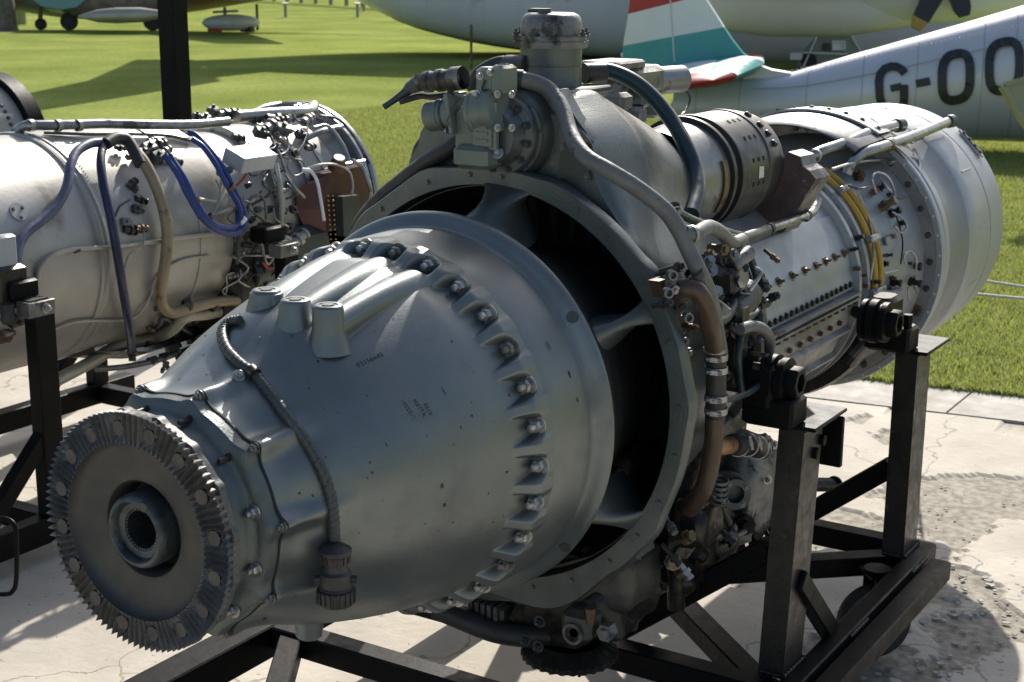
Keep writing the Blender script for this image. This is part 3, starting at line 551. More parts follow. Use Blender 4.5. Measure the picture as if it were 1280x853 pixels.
m = MB(); m.lathe([(-.005, .036), (.0, .038), (.012, .038), (.014, .0345), (.038, .0345), (.040, .037), (.046, .037), (.048, .030)], at(622, 137, 0, .835), dv, 40, True, True); m.build('pump_drum', olive, eng)
pl0 = at(572, 141, 0, .835); m = MB(); m.box(pl0, (.008, .062, .070), (dv, unit(np.cross(V(0, 0, 1), dv)), unit(np.cross(dv, unit(np.cross(V(0, 0, 1), dv))))), .003); m.build('pump_flange', olive, eng)
for a_ in (-1, 1):
    for b_ in (-1, 1): put('flange_screw', 'cnut', None, castd, pl0+dv*.004+unit(np.cross(V(0, 0, 1), dv))*.025*a_+V(0, 0, .028*b_), dv, eng, .5)
m = MB(); m.lathe([(.0, .0285), (.016, .0285), (.018, .0262), (.030, .0262), (.031, .0280), (.035, .0280), (.036, .0262), (.058, .0262), (.060, .0245), (.060, 0)], pl0, dv, 40); m.build('pump_barrel', olive, eng)
m = MB(); m.lathe([(.0195, .0275), (.0235, .0275)], pl0, dv, 40); m.build('barrel_band', castd, eng)
m = MB(); m.tube([pl0+dv*.012+V(0, -.02, .028), at(560, 148, 0, .80), at(563, 160, 0, .805)], .0016, 6); m.build('lock_wire', castw, eng)
m = MB(); m.box(at(613, 112, 0, .84), (.04, .040, .075), bev=.006); m.box(at(630, 100, 0, .84), (.045, .030, .05), bev=.005); m.build('valve_block', olive, eng)
vb = at(566, 99, 0, .84); ve = at(522, 104, 0, .84); dv2 = unit(ve-vb)
m = MB(); m.lathe([(-.022, .020), (.0, .0205), (.003, .0175), (.018, .017), (.020, .0195), (.030, .0195), (.032, .0165), (.045, .0165), (.047, .019), (.058, .018), (.064, .013), (.066, .0)], vb, dv2, 28); m.build('cable_connector', castw, eng)
m = MB(); m.tube([ve-dv2*.004, at(513, 110, 0, .84), at(505, 117, 0, .835), at(480, 134, 0, .82)], lambda t: .0155-.010*min(1, t*1.15), 14); m.build('cable_boot', rubberg, eng)
m = MB(); m.tube([at(565, 118, 0, .86), at(540, 121, 0, .86), at(525, 120, 0, .86), at(500, 127, 0, .85)], .006, 8); m.build('thin_cable', rubberb, eng)
m = MB(); m.box(at(597, 195, 0, .86), (.05, .075, .04), bev=.01); m.build('pump_foot', olive, eng)
for p in ((622, 192), (590, 190)): put('foot_nut', 'cnut', None, castw, at(*p, 0, .832), (-.8, -.3, .4), eng, .9)
# housing front wall around the pad
pts = [at(x, y, 0, .922) for x, y in ((500, 250), (508, 232), (512, 200), (530, 168), (560, 150), (640, 110), (700, 112), (718, 145), (742, 178), (748, 215))]
pts += [V(.922, .376*math.cos(a), AX+.376*math.sin(a)) for a in np.linspace(math.atan2(pts[-1][2]-AX, pts[-1][1]), math.atan2(pts[0][2]-AX, pts[0][1]), 20)]
m = MB().prism(pts, V(.03, 0, 0)); m.build('front_wall', cast, eng)
m = MB(); m.lathe([(.94, .0), (.94, .055), (.945, .060), (1.05, .060), (1.06, .05)], at(545, 205, 0, .94)*V(0, 1, 1), (1, 0, 0), 40); m.build('side_breather', rubberb, eng)
for p in ((582, 217), (556, 223)): m = MB(); q = at(*p, 0, .883); m.lathe([(0, .013), (-.004, .012), (-.004, .007), (.01, .006), (.01, 0)], q, (1, 0, 0), 20); m.build('ring_boss', cast, eng)
# --- hoses over the front and flank
def hose(name, pts, r, mt, seg=14, **k): m = MB(); m.tube(pts, r, seg, **k); return m.build(name, mt, eng, 60)
hose('left_duct_hose', [at(585, 168, 0, .90), at(562, 186, 0, .89), at(535, 201, 0, .89), at(505, 224, 0, .90), at(478, 246, 0, .91), at(458, 268, 0, .92), at(447, 285, 0, .94)], .0145, rubberb)
hp = [V(*p) for p in ()]
h1 = [at(636, 98, 1, -.02), at(655, 100, 1, -.045), at(683, 110, 1, -.08), at(702, 135, 1, -.12), at(713, 168, 1, -.16), at(732, 196, 1, -.21), at(765, 216, 1, -.26), at(800, 238, 1, -.30), at(832, 264, 1, -.335), at(850, 290, 1, -.355), at(862, 315, 1, -.37), at(873, 338, 1, -.385), at(885, 365, 1, -.385), at(893, 400, 1, -.38), at(900, 440, 1, -.36)]
hose('grey_breather_hose', h1, .0142, rubber, 18)
clamp_band('hose_clamp', h1[0]*.4+h1[1]*.6, h1[1]-h1[0], .0150, .018, eng, False, rubberb)
clamp_band('hose_clamp', at(868, 343, 1, -.383), h1[12]-h1[10], .0150, .012, eng, False, rubberb)
m = MB(); m.cyl(at(610, 96, 1, .0), at(640, 98, 1, -.02), .013, seg=18, bev=.002); m.cyl(at(622, 97, 1, .0), at(626, 97, 1, .0), .019, seg=6); m.build('hose_union', castw, eng)
h2 = [at(742, 88, 1, -.03), at(765, 90, 1, -.06), at(792, 102, 1, -.10), at(818, 124, 1, -.14), at(840, 152, 1, -.18), at(857, 182, 1, -.22), at(869, 212, 1, -.25), at(872, 240, 1, -.275), at(864, 268, 1, -.29)]
hose('black_arched_hose', h2, .0148, rubberg, 18)
hose('dark_left_hose', [at(645, 84, 1, .06), at(628, 78, 1, .09), at(610, 84, 1, .12), at(596, 95, 1, .14), at(590, 110, 1, .16)], .012, rubberb)
m = MB(); m.cyl(at(660, 80, 1, .02), at(634, 80, 1, .08), .016, seg=16); m.build('canister_spigot', rubberb, eng); m = MB(); m.cyl(at(730, 92, 1, -.03), at(755, 90, 1, -.05), .019, .017, seg=16); m.build('canister_spigot', rubberb, eng)
# --- starter generator
gy, gz = -.10, 1.122
m = MB(); m.lathe([(1.30, .10), (1.38, .105), (1.40, .108), (1.425, .108)], (0, gy, gz), (1, 0, 0), 72); m.build('generator_neck', genl, eng)
for x in (1.428, 1.468): m = MB(); m.lathe([(x-.006, .108), (x-.006, .1185), (x, .1195), (x+.006, .1185), (x+.008, .108)], (0, gy, gz), (1, 0, 0), 80); m.build('clamp_ring', genm, eng)
m = MB(); m.lathe([(1.434, .108), (1.462, .108)], (0, gy, gz), (1, 0, 0), 72); m.build('generator_groove', castw, eng)
m = MB(); m.lathe([(1.474, .110), (1.476, .116), (1.60, .1165)], (0, gy, gz), (1, 0, 0), 80); m.build('generator_band', genm, eng)
m = MB(); m.lathe([(1.60, .1165), (1.603, .119), (1.612, .119), (1.615, .115), (1.66, .113), (1.70, .107), (1.715, .09), (1.72, 0)], (0, gy, gz), (1, 0, 0), 80); m.build('generator_end_bell', genm, eng)
def gp(x, ph, r=.1168): return V(x, gy-r*math.cos(R(ph)), gz+r*math.sin(R(ph)))
for ph in (62, 38, 14, -10):
    for x in (1.525, 1.55, 1.575): m = MB(); m.box(gp(x, ph, .1166), (.006, .009, .002), (V(1, 0, 0), V(0, math.sin(R(ph)), math.cos(R(ph))), ed(ph))); m.build('vent_slot', dark, eng)
m = MB(); 
for dx, dp in ((0, 0), (.012, -4), (.024, -8), (.012, 6)): m.box(gp(1.64+dx*.5, 50+dp*3, .114), (.014, .014, .012), (V(1, 0, 0), V(0, math.sin(R(50)), math.cos(R(50))), ed(50)), .002)
m.build('terminal_block', studm, eng)
m = MB(); pts = [gp(1.545+a, 0+b, .1172) for a, b in ((0, -5), (.025, -5), (.024, 6), (.001, 7))]; m.prism(pts, ed(0)*.0006); m.build('paper_label', paper, eng)
m = MB(); P = [[gp(x, ph, r) for ph in np.linspace(-35, 22, 14)] for x, r in ((1.392, .1085), (1.392, .1115), (1.415, .1115), (1.415, .1085))]; m.grid(P); m.build('brass_strap', brass, eng)
# worn casting bracket behind the generator
A = [at(940, 270, 1, -.27), at(1000, 192, 1, -.22), at(1030, 212, 1, -.22), at(1022, 232, 1, -.25), at(1037, 240, 1, -.26), at(1000, 292, 1, -.30)]
m = MB(); A = [at(x, y, 0, 1.70) for x, y in ((932, 270), (985, 190), (1000, 196), (1003, 208), (1012, 214), (1020, 224), (980, 290), (965, 292))]
m.prism(A, V(.004, 0, 0)); m.build('bracket_web', boxm, eng, smooth=False); m = MB(); m.prism([p+V(.005, 0, 0) for p in A], V(.062, -.006, 0)); m.build('rear_bracket', castw, eng, smooth=False)
# --- left-hand units behind the top housing
m = MB(); c = at(785, 100, 1, .10); m.box(c, (.16, .10, .06), bev=.012); m.box(c+V(-.07, 0, .035), (.13, .09, .02), bev=.006); m.build('rear_top_unit', castw, eng)
c = at(836, 100, 1, .08); d_ = V(1, -.25, 0); m = MB(); m.cyl(c-unit(d_)*.05, c+unit(d_)*.045, .030, seg=28, bev=.003); m.cyl(c-unit(d_)*.12, c-unit(d_)*.045, .036, seg=28, bev=.003); m.build('rear_motor', genl, eng)
m = MB(); m.tube([c+V(.03, 0, -.01), at(862, 120, 1, .06), at(857, 138, 1, .05), at(845, 150, 1, .02)], .003, 6); m.build('motor_wire', rubberb, eng)
for (x, y, w) in ((772, 128, .05), (800, 122, .045), (815, 135, .04), (790, 145, .05)): m = MB(); m.box(at(x, y, 1, .04), (.05, w, .04), bev=.008); m.build('rear_casting_lug', castw, eng)

# --- right-hand accessory cluster: pipes between ring and combustor
hose('tee_hose', [at(855, 290, 1, -.36), at(868, 293, 1, -.37), at(885, 284, 1, -.36), at(900, 290, 1, -.34), at(915, 304, 1, -.33), at(928, 300, 1, -.32)], .0125, rubber, 16)
clamp_band('hose_clamp', at(864, 293, 1, -.368), V(.6, -.1, 0), .0135, .007, eng, False)
clamp_band('hose_clamp', at(842, 263, 1, -.34), V(.5, -.1, -.5), .0125, .010, eng, False, castw)
hose('teal_crossover', [at(846, 265, 1, -.335), at(865, 275, 1, -.32), at(890, 284, 1, -.30), at(915, 292, 1, -.29), at(932, 296, 1, -.28)], .0075, rubberg)
hose('teal_side_hose', [at(928, 298, 1, -.30), at(935, 315, 1, -.31), at(944, 340, 1, -.315), at(949, 362, 1, -.32), at(948, 382, 1, -.325), at(938, 395, 1, -.33), at(928, 402, 1, -.34)], .0075, rubberg)
hose('casing_rod', [at(925, 302, 1, -.27), at(950, 290, 1, -.26), at(985, 278, 1, -.25), at(1012, 268, 1, -.24), at(1020, 258, 1, -.235), at(1022, 250, 1, -.23)], .0095, pipem, 16)
for p in ((962, 286), (1008, 270)): clamp_band('rod_collar', at(*p, 1, -.257), V(1, .05, .1), .0105, .012, eng, False, castd)
hose('rod_boot', [at(915, 304, 1, -.29), at(935, 297, 1, -.275), at(958, 288, 1, -.262)], .0125, castd)
# brown elbow and pipe
ya = -.40
b1 = [at(842, 372, 1, -.34), at(852, 362, 1, -.37), at(868, 362, 1, -.39), at(880, 378, 1, -.40), at(887, 402, 1, -.40), at(892, 425, 1, -.395), at(894, 445, 1, -.39)]
hose('brown_elbow_pipe', b1, .0165, brown, 20)
hose('pipe_coupling_hose', [at(895, 438, 1, -.39), at(895, 480, 1, -.39), at(894, 525, 1, -.39)], .0178, rubberb, 20)
for y in (446, 462, 497, 513): clamp_band('worm_clamp', at(895, y, 1, -.39), V(0, 0, 1), .0186, .0105, eng, True)
m = MB(); m.lathe([(-.003, .018), (-.003, .0205), (.003, .0205), (.003, .018)], at(893, 438, 1, -.39), (0, 0, 1), 24); m.build('pipe_lip', pipem, eng)
hose('brown_lower_pipe', [at(893, 522, 1, -.39), at(892, 550, 1, -.39), at(888, 580, 1, -.385), at(880, 610, 1, -.375), at(868, 628, 1, -.35), at(862, 636, 1, -.33)], .0165, brown, 20)
hose('orange_branch_pipe', [at(888, 560, 1, -.38), at(902, 558, 1, -.385), at(915, 556, 1, -.38), at(928, 554, 1, -.37)], .0165, orange, 18)
m = MB(); m.tube([at(915, 556, 1, -.385), at(935, 556, 1, -.37), at(952, 562, 1, -.35)], .0195, 22); m.build('branch_sleeve', rubberb, eng)
for px in (922, 934, 947): clamp_band('worm_clamp', at(px, 556+max(0, (px-935)*.3), 1, -.375), V(1, .3, -.1), .0205, .008, eng, True)
# flange bracket next to the ring
m = MB(); pts = [at(x, y, 1, -.345) for x, y in ((824, 352), (838, 347), (852, 352), (856, 372), (850, 390), (854, 402), (840, 408), (836, 390))]; m.prism(pts, V(0, .02, 0)); br = m.build('pipe_bracket', brown, eng)
for p in ((838, 344), (833, 366), (858, 397)): put('bracket_nut', 'brn', lambda: MB().lathe([(0, .009), (.012, .0085), (.012, .0055), (.002, .005), (.002, 0)], (0, 0, 0), (0, 0, 1), 16), castw, at(*p, 1, -.372), (-.6, -.7, .1), eng)
# valve body with fittings
m = MB(); c = at(912, 345, 1, -.33); m.box(c, (.07, .05, .05), (unit(V(1, 0, .2)), V(0, 1, 0), unit(V(-.2, 0, 1))), .008); m.cyl(c+V(-.02, -.01, .02), c+V(.04, -.02, .04), .014, seg=14, bev=.002); m.build('fuel_valve', castw, eng)
m = MB(); m.lathe([(0, .011), (.006, .0125), (.008, .0125), (.009, .006)], at(924, 352, 1, -.36), (-.3, -.9, .1), 6, True, True); m.build('valve_plug', pipem, eng)
c = at(922, 378, 1, -.33); m = MB(); m.cyl(c-V(.05, .01, .01), c+V(.045, 0, .01), .026, .030, 26, .004); m.build('actuator_body', castd, eng)
m = MB(); m.lathe([(-.002, .030), (-.002, .0315), (.008, .0315), (.008, .030)], c+V(.02, 0, .003), V(1, .08, .15), 26); m.build('actuator_band', seatm, eng)
for p, d_ in (((888, 340), V(-.5, -.6, .4)), ((893, 365), V(-.4, -.7, .3)), ((884, 330), V(-.3, -.6, .6))):
    q = at(*p, 1, -.37); m = MB(); m.lathe([(-.012, .0075), (-.002, .0075), (-.002, .0105), (.009, .0105), (.009, .008), (.016, .0075)], q, d_, 8, True, True); m.build('pipe_union', pipem, eng)
hose('elbow_tube', [at(896, 402, 1, -.37), at(905, 398, 1, -.36), at(912, 388, 1, -.35), at(916, 378, 1, -.34)], .011, castd)
m = MB(); m.lathe([(-.008, .0145), (.008, .0145)], at(902, 385, 1, -.375), V(.3, -.5, .8), 16, True, True); m.build('union_nut', castw, eng)
hose('ninety_hose', [at(925, 412, 1, -.38), at(940, 408, 1, -.385), at(954, 412, 1, -.39), at(962, 425, 1, -.39), at(962, 438, 1, -.385)], .0105, rubber)
hose('blue_loop_hose', [at(962, 435, 1, -.385), at(961, 455, 1, -.39), at(953, 475, 1, -.40), at(938, 490, 1, -.40), at(918, 498, 1, -.395), at(905, 499, 1, -.39)], .0058, rubberg)
hose('teal_drop_hose', [at(930, 400, 1, -.36), at(926, 420, 1, -.365), at(923, 445, 1, -.37), at(925, 470, 1, -.37), at(928, 492, 1, -.37)], .0065, rubberg)
m = MB(); m.box(at(915, 430, 1, -.34), (.05, .05, .16), bev=.01); m.box(at(940, 455, 1, -.33), (.06, .05, .12), bev=.012); m.build('dark_valve_housing', grime, eng)
m = MB(); pts = [at(x, y, 1, -.335) for x, y in ((953, 379), (963, 374), (966, 378), (962, 384), (953, 387))]; m.prism(pts, V(0, .006, 0)); m.cyl(at(961.5, 378, 1, -.337), at(961.5, 378, 1, -.325), .0022, seg=10); m.build('eyelet_lug', studm, eng)
for (x, y, r_) in ((905, 325, .012), (915, 318, .009), (902, 312, .010), (928, 335, .009), (936, 360, .010), (908, 365, .010), (884, 320, .009), (845, 335, .008), (912, 410, .010), (933, 430, .009), (915, 450, .010), (905, 470, .009), (945, 440, .008), (935, 470, .010), (850, 420, .010), (858, 440, .008)):
    q = at(x, y, 1, -.335+random.uniform(-.02, .02)); d_ = unit(V(random.uniform(-.8, .2), -1, random.uniform(-.3, .6))); m = MB(); m.lathe([(-.03, r_*.8), (0, r_*.8), (0, r_*1.1), (.008, r_*1.1), (.008, r_*.6), (.014, r_*.6)], q, d_, random.choice((6, 8, 12)), True, True); m.build('small_fitting', random.choice((castw, castd, grime, brass, studm)), eng)
for k in range(34):
    x, y = (random.uniform(895, 965), random.uniform(318, 470)) if k < 22 else (random.uniform(826, 862), random.uniform(335, 440))
    q = at(x, y, 1, (-.325 if k < 22 else -.345)+random.uniform(-.015, .02)); r_ = random.uniform(.005, .010); d_ = unit(V(random.uniform(-1, .4), random.uniform(-1, -.3), random.uniform(-.8, .9)))
    m = MB(); m.lathe([(-.02, r_*.7), (0, r_*.7), (0, r_*1.15), (.007, r_*1.15), (.007, r_*.8), (.012, r_*.8), (.012, r_), (.018, r_), (.018, r_*.4), (.022, r_*.4)], q, d_, random.choice((6, 6, 10)), True, True); m.build('small_fitting', random.choice((castw, castd, castd, brass, studm, genl)), eng)
for k in range(9):
    x, y = random.uniform(900, 950), random.uniform(325, 450); a = [at(x+random.uniform(-16, 16)*(i_ > 0), y+random.uniform(6, 16)*i_, 1, -.345-.012*math.sin(i_*1.4)) for i_ in range(4)]
    hose('thin_pipe', a, random.choice((.0022, .003, .004)), random.choice((castw, wirem, rubberg, castd)), 6)
# engine mounts: trunnion with black hex
for x in (1.19, 1.745):
    m = MB(); m.lathe([(-.36 if x < 1.5 else -.387, .045), (-.395, .045), (-.40, .036), (-.405, .036), (-.405, .047), (-.42, .047), (-.42, .038), (-.43, .038), (-.43, .043), (-.442, .043), (-.444, .030)], (x, 0, AX), (0, 1, 0), 36, True, True); m.build('mount_trunnion', blackp, eng)
    m = MB(); m.lathe([(-.443, .031), (-.462, .031), (-.466, .028), (-.466, .019), (-.455, .018), (-.455, 0)], (x, 0, AX), (0, 1, 0), 6); m.build('mount_hex', blackp, eng)
    if x < 1.5: m = MB(); m.cyl((x, -.27, AX), (x, -.37, AX), .035, seg=20); m.build('mount_bracket', grime, eng)
# yellow pipes round the turbine casing
for x, r in ((2.092, .290), (2.125, .293)):
    m = MB(); m.tube([ep(x, r, ph) for ph in np.linspace(62, -14, 16)], .0088, 12, 3); m.build('yellow_pipe', yellow, eng, 60)
m = MB(); m.tube([ep(2.085, .286, 62), ep(2.075, .286, 45), ep(2.07, .286, 30)], .004, 8); m.build('thin_guard', pipem, eng)
for ph in (22, 48, -2): m = MB(); m.box(ep(2.107, .297, ph), (.065, .016, .018), (V(1, 0, 0), V(0, math.sin(R(ph)), math.cos(R(ph))), ed(ph)), .003); m.build('pipe_saddle', clampm, eng)
# two long pipes over the turbine
def oc(px, py, r): return onc(px, py, r)
hose('upper_rod', [oc(1010, 198, .31), oc(1025, 190, .33), oc(1060, 178, .35), oc(1090, 165, .365), oc(1122, 157, .37)], .0135, pipem, 16)
hose('lower_rod', [oc(1058, 218, .30), oc(1064, 204, .325), oc(1078, 192, .345), oc(1100, 185, .36), oc(1130, 175, .37), oc(1160, 163, .375), oc(1186, 152, .378)], .0135, pipem, 16)
for p, r_ in (((1122, 157), .37), ((1186, 152), .378)): m = MB(); q = oc(*p, r_); m.cyl(q-V(.012, 0, 0), q+V(.02, -.005, .0), .018, seg=18, bev=.002); m.build('rod_end', castd, eng)
for p, w, mt_ in (((1092, 166), .014, clampm), ((1148, 168), .014, castd), ((1112, 181), .035, brass), ((1018, 195), .012, clampm), ((1140, 172), .006, castd)): clamp_band('rod_clamp', oc(*p, .363), oc(1160, 163, .37)-oc(1100, 182, .37), .0145, w, eng, False, mt_)
m = MB(); pts = [oc(x, y, .375) for x, y in ((1081, 150), (1090, 148), (1132, 178), (1142, 192), (1136, 196), (1124, 186), (1084, 158))]; m.prism(pts, V(.004, .002, .001)); m.build('rod_support_plate', castd, eng)
# igniters and small wires
for (x, y, r_) in ((1105, 222, .0), (1130, 230, .0), (1140, 245, .0)):
    pass
def fitting(name, px, py, r0, L_, rr, mt_, d=None):
    p = onc(px, py, r0); ph = math.degrees(math.atan2(p[2]-AX, -p[1])); d = ed(ph) if d is None else unit(d)
    m = MB(); m.lathe([(-.01, rr), (L_*.3, rr), (L_*.3, rr*1.35), (L_*.5, rr*1.35), (L_*.5, rr*.8), (L_*.85, rr*.8), (L_*.85, rr*1.1), (L_, rr*1.0)], p, d, 8, True, True); return m.build(name, mt_, eng)
for (x, y, L_, rr, mt_) in ((1098, 262, .05, .011, brass), (1108, 270, .04, .009, grime), (1128, 235, .045, .012, grime), (1140, 228, .05, .010, grime), (1148, 240, .04, .012, castw), (1150, 258, .04, .010, grime), (1120, 245, .03, .012, grime), (1095, 240, .03, .008, studm), (1118, 282, .03, .008, grime), (1070, 225, .025, .012, rust2), (1055, 216, .03, .011, grime), (1032, 172, .03, .010, rusty), (1022, 170, .025, .009, rusty), (1005, 165, .02, .008, rusty), (1085, 300, .02, .011, casing2), (1103, 330, .015, .006, grime), (1132, 332, .04, .010, studm), (1142, 338, .04, .008, studm), (1128, 350, .05, .009, grime), (1112, 352, .03, .009, grime), (1135, 362, .03, .007, grime), (1078, 215, .01, .012, twhite)):
    fitting('small_fitting', x, y, .28, L_, rr, mt_)
def wire(pts, r=.0028, r0=.31, mt_=wirem): return hose('steel_wire', [onc(x, y, r0+dr) for x, y, dr in pts], r, mt_, 6)
wire([(1095, 240, 0), (1090, 225, .02), (1096, 216, .03), (1110, 222, .03), (1118, 240, .02), (1116, 256, .01)], .0035)
wire([(1100, 222, .02), (1112, 238, .02), (1122, 246, 0), (1138, 248, 0)], .0035)
wire([(1115, 265, 0), (1130, 275, .01), (1133, 285, .01), (1126, 291, 0), (1118, 283, 0)], .003)
wire([(1150, 262, -.01), (1153, 285, -.01), (1150, 300, -.01), (1142, 318, -.01)], .003)
wire([(1132, 330, .0), (1130, 320, .01), (1137, 314, .01), (1145, 322, .01), (1145, 336, .0)], .003)
wire([(1105, 342, -.01), (1122, 338, 0)], .003); wire([(1143, 345, 0), (1146, 365, 0), (1152, 388, 0)], .003); wire([(1135, 360, 0), (1136, 375, 0)], .0028)
wire([(1008, 166, -.01), (1003, 162, .0), (1015, 157, .01), (1030, 160, .01), (1040, 172, 0)], .003); wire([(1003, 162, 0), (1020, 158, .02), (1035, 165, .01)], .0025)
hose('braided_lead', [onc(x, y, .33) for x, y in ((1040, 212), (1060, 206), (1078, 202), (1100, 200), (1130, 197), (1140, 198))], .004, wirem, 8)
hose('braided_lead', [onc(x, y, .34) for x, y in ((1112, 204), (1128, 198), (1142, 198), (1149, 206), (1148, 222))], .006, pipem, 8)
wire([(1072, 240, 0), (1082, 262, -.01), (1090, 290, -.01), (1092, 320, -.01), (1088, 350, 0)], .0026)
wire([(1060, 232, 0), (1074, 236, .01), (1092, 232, .01), (1104, 226, .0)], .003, .31, castw)
wire([(1118, 262, 0), (1128, 300, -.01), (1126, 330, 0)], .002, .31, dark)
for k in range(26):
    x, y = random.uniform(1062, 1150), random.uniform(215, 375)
    fitting('small_fitting', x, y, .285, random.uniform(.008, .03), random.uniform(.003, .007), random.choice((castd, grime, rusty, castw, brass, studm)))
for (x, y, w_, h_) in ((1112, 300, .06, .02), (1085, 270, .05, .012), (1098, 345, .07, .015), (1125, 310, .02, .03)):
    p = onc(x, y, .288); ph = math.degrees(math.atan2(p[2]-AX, -p[1])); m = MB(); m.box(p, (w_, h_, .006), (V(1, 0, 0), V(0, math.sin(R(ph)), math.cos(R(ph))), ed(ph)), .001); m.build('casing_bracket', casing2, eng)
# dark arched heat shield at the top
m = MB(); P = []
for x, r in ((2.20, .352), (2.215, .362), (2.40, .372), (2.44, .372)): P.append([ep(x, r, ph) for ph in np.linspace(58, 128, 30)])
m.grid(P); m.grid([[p-V(0, 0, .003) for p in row] for row in P]); m.build('heat_shield', genl, eng)
m = MB(); P = [[ep(x, r, ph) for ph in np.linspace(60, 122, 30)] for x, r in ((2.36, .3725), (2.36, .378), (2.45, .376), (2.45, .3705))]; m.grid(P); m.build('shield_strap', silvp, eng)
for k in range(9): put('shield_bolt', 'rscrew', None, studm, ep(2.40, .378, 63+7*k), ed(63+7*k), eng, 1.2)
# turbine frame: grimy struts below
m = MB(); m.tube([ep(2.06, .29, -3), ep(2.15, .31, -6), ep(2.25, .30, -8)], .014, 10); m.build('lower_link', casing2, eng)
m = MB(); pts = [ep(2.10, .30, ph) for ph in (-5, -12, -25, -40)]; m.tube(pts, .020, 10); m.tube([ep(1.98, .29, -8), ep(2.05, .32, -16), ep(2.02, .31, -30)], .014, 8); m.tube([ep(2.2, .30, -20), ep(2.3, .33, -28), ep(2.36, .33, -36)], .018, 8); m.build('lower_casting_arms', grime, eng)

# --- lower castings: sump, hub, accessory gearbox
def blob(name, c, size, mt_, nz=.18, seed=0, parent=None, seg=28):
    m = MB(); c = V(*c); P = []
    for i in range(seg//2+1):
        th = PI*i/(seg//2); row = []
        for j in range(seg):
            a = TAU*j/seg; d = V(math.sin(th)*math.cos(a), math.sin(th)*math.sin(a), math.cos(th))
            e_ = .6; q = np.sign(d)*np.abs(d)**e_; k = 1+nz*mnoise.noise(Vector(tuple(d*2.2+seed*7.3))); row.append(c+q*V(*size)/2*k)
        P.append(row)
    m.grid(P, False, True); return m.build(name, mt_, parent or eng, 60)
pts = [at(x, y, 0, .90) for x, y in ((575, 732), (640, 722), (720, 700), (765, 690), (790, 680), (796, 700), (775, 715), (760, 730), (735, 745), (715, 760), (690, 770), (640, 752), (590, 750))]
m = MB().prism(pts, V(.07, 0, 0)); m.build('ring_foot', sumpm, eng, 30)
q0 = at(700, 775, 0, .95)
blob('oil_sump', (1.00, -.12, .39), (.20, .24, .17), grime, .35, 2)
blob('sump_shoulder', tuple(at(770, 715, 0, 1.0)), (.18, .13, .12), sumpm, .15, 5)
m = MB(); c = at(717, 790, 0, .86); m.box(c+V(.03, 0, .008), (.06, .062, .062), bev=.012); m.build('plug_housing', sumpm, eng)
m = MB(); m.lathe([(0, .021), (-.006, .020), (-.006, .0145), (.004, .013), (.004, 0)], c+V(0, -.0, -.003), (1, 0, 0), 30); m.lathe([(0, .011), (-.003, .010), (-.003, 0)], c+V(.003, 0, -.003), (1, 0, 0), 6); m.build('sump_plug', castw, eng)
m = MB(); c2 = at(756, 792, 0, .88); m.lathe([(.02, .017), (-.002, .017), (-.002, .011), (-.010, .0105), (-.010, 0)], c2, (1, 0, 0), 6); m.build('sump_bolt', castw, eng)
m = MB(); c3 = at(738, 768, 0, .87); m.cyl(c3+V(0, 0, .012), c3-V(0, 0, .02), .010, .007, 12); m.build('yellow_drain_fitting', brass, eng)
m = MB(); c4 = at(620, 765, 0, .93)
for k in range(5): m.box(c4+V(0, .028-.014*k, 0), (.10, .009, .07), bev=.003)
m.box(c4, (.08, .08, .06), bev=.005); m.build('finned_cooler', sumpm, eng)
m = MB(); rows = []
cd_ = at(712, 812, 0, .95)
for z, r in ((.02, .06), (0, .088), (-.010, .088), (-.012, .08), (-.02, .05), (-.02, 0)): rows.append([V(cd_[0], cd_[1], cd_[2]+z)+V(math.cos(a), math.sin(a), 0)*(r+(.004 if r > .085 and int(a/TAU*56) % 2 else 0)) for a in np.linspace(0, TAU, 113)[:-1]])
m.grid(rows, False, True); m.build('lower_drive_flange', grime, eng)
for k in range(8): put('flange_nut_small', 'sumpnut2', lambda: hexnut(.0078, .009, .0042, .006, .0115), grime, V(cd_[0]+.070*math.cos(TAU*k/8), cd_[1]+.070*math.sin(TAU*k/8), cd_[2]-.01), (0, 0, -1), eng, .8)
hose('lower_black_hose', [at(545, 760, 0, .85), at(580, 775, 0, .86), at(620, 790, 0, .88), at(665, 796, 0, .90), at(700, 792, 0, .95)], .021, rubberb, 18)
for p in ((675, 777), (673, 808), (657, 800)): put('sump_nut', 'sumpnut', lambda: hexnut(.0078, .009, .0042, .006, .0115), castd, at(*p, 0, .88), (-1, 0, 0), eng)
# accessory gearbox on the lower right
blob('accessory_gearbox', (1.30, -.17, .46), (.30, .26, .20), castw, .35, 8)
blob('accessory_cover', (1.42, -.26, .50), (.16, .12, .22), castw, .18, 11)
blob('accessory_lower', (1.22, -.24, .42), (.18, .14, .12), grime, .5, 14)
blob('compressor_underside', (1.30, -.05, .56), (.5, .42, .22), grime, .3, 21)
blob('accessory_knuckle', tuple(at(870, 650, 1, -.30)), (.12, .07, .09), grime, .3, 24)
c = at(919, 618, 1, -.36); m = MB(); dn = unit(V(-.75, -.6, .1)); m.lathe([(-.05, .030), (0, .031), (.003, .029), (.003, .017), (-.02, .016), (-.02, 0)], c, dn, 28); m.build('open_port', castd, eng)
for k in range(4): put('port_nut', 'rscrew', None, castw, c+dn*.003+(frame(dn)[1]*math.cos(k*PI/2+.6)+frame(dn)[2]*math.sin(k*PI/2+.6))*.0235, dn, eng)
m = MB(); c = at(898, 620, 1, -.36)
for k in range(5): m.lathe([(-.002, .016), (0, .018), (.003, .018), (.005, .016)], c+V(0, 0, .03-.010*k), V(-.2, -.3, 1), 18)
m.build('bellows', castw, eng)
m = MB(); m.lathe([(0, .055), (.01, .055), (.012, .05)], at(955, 585, 1, -.30), V(-.7, -.7, 0), 30, True, True); m.build('round_cover', castw, eng)
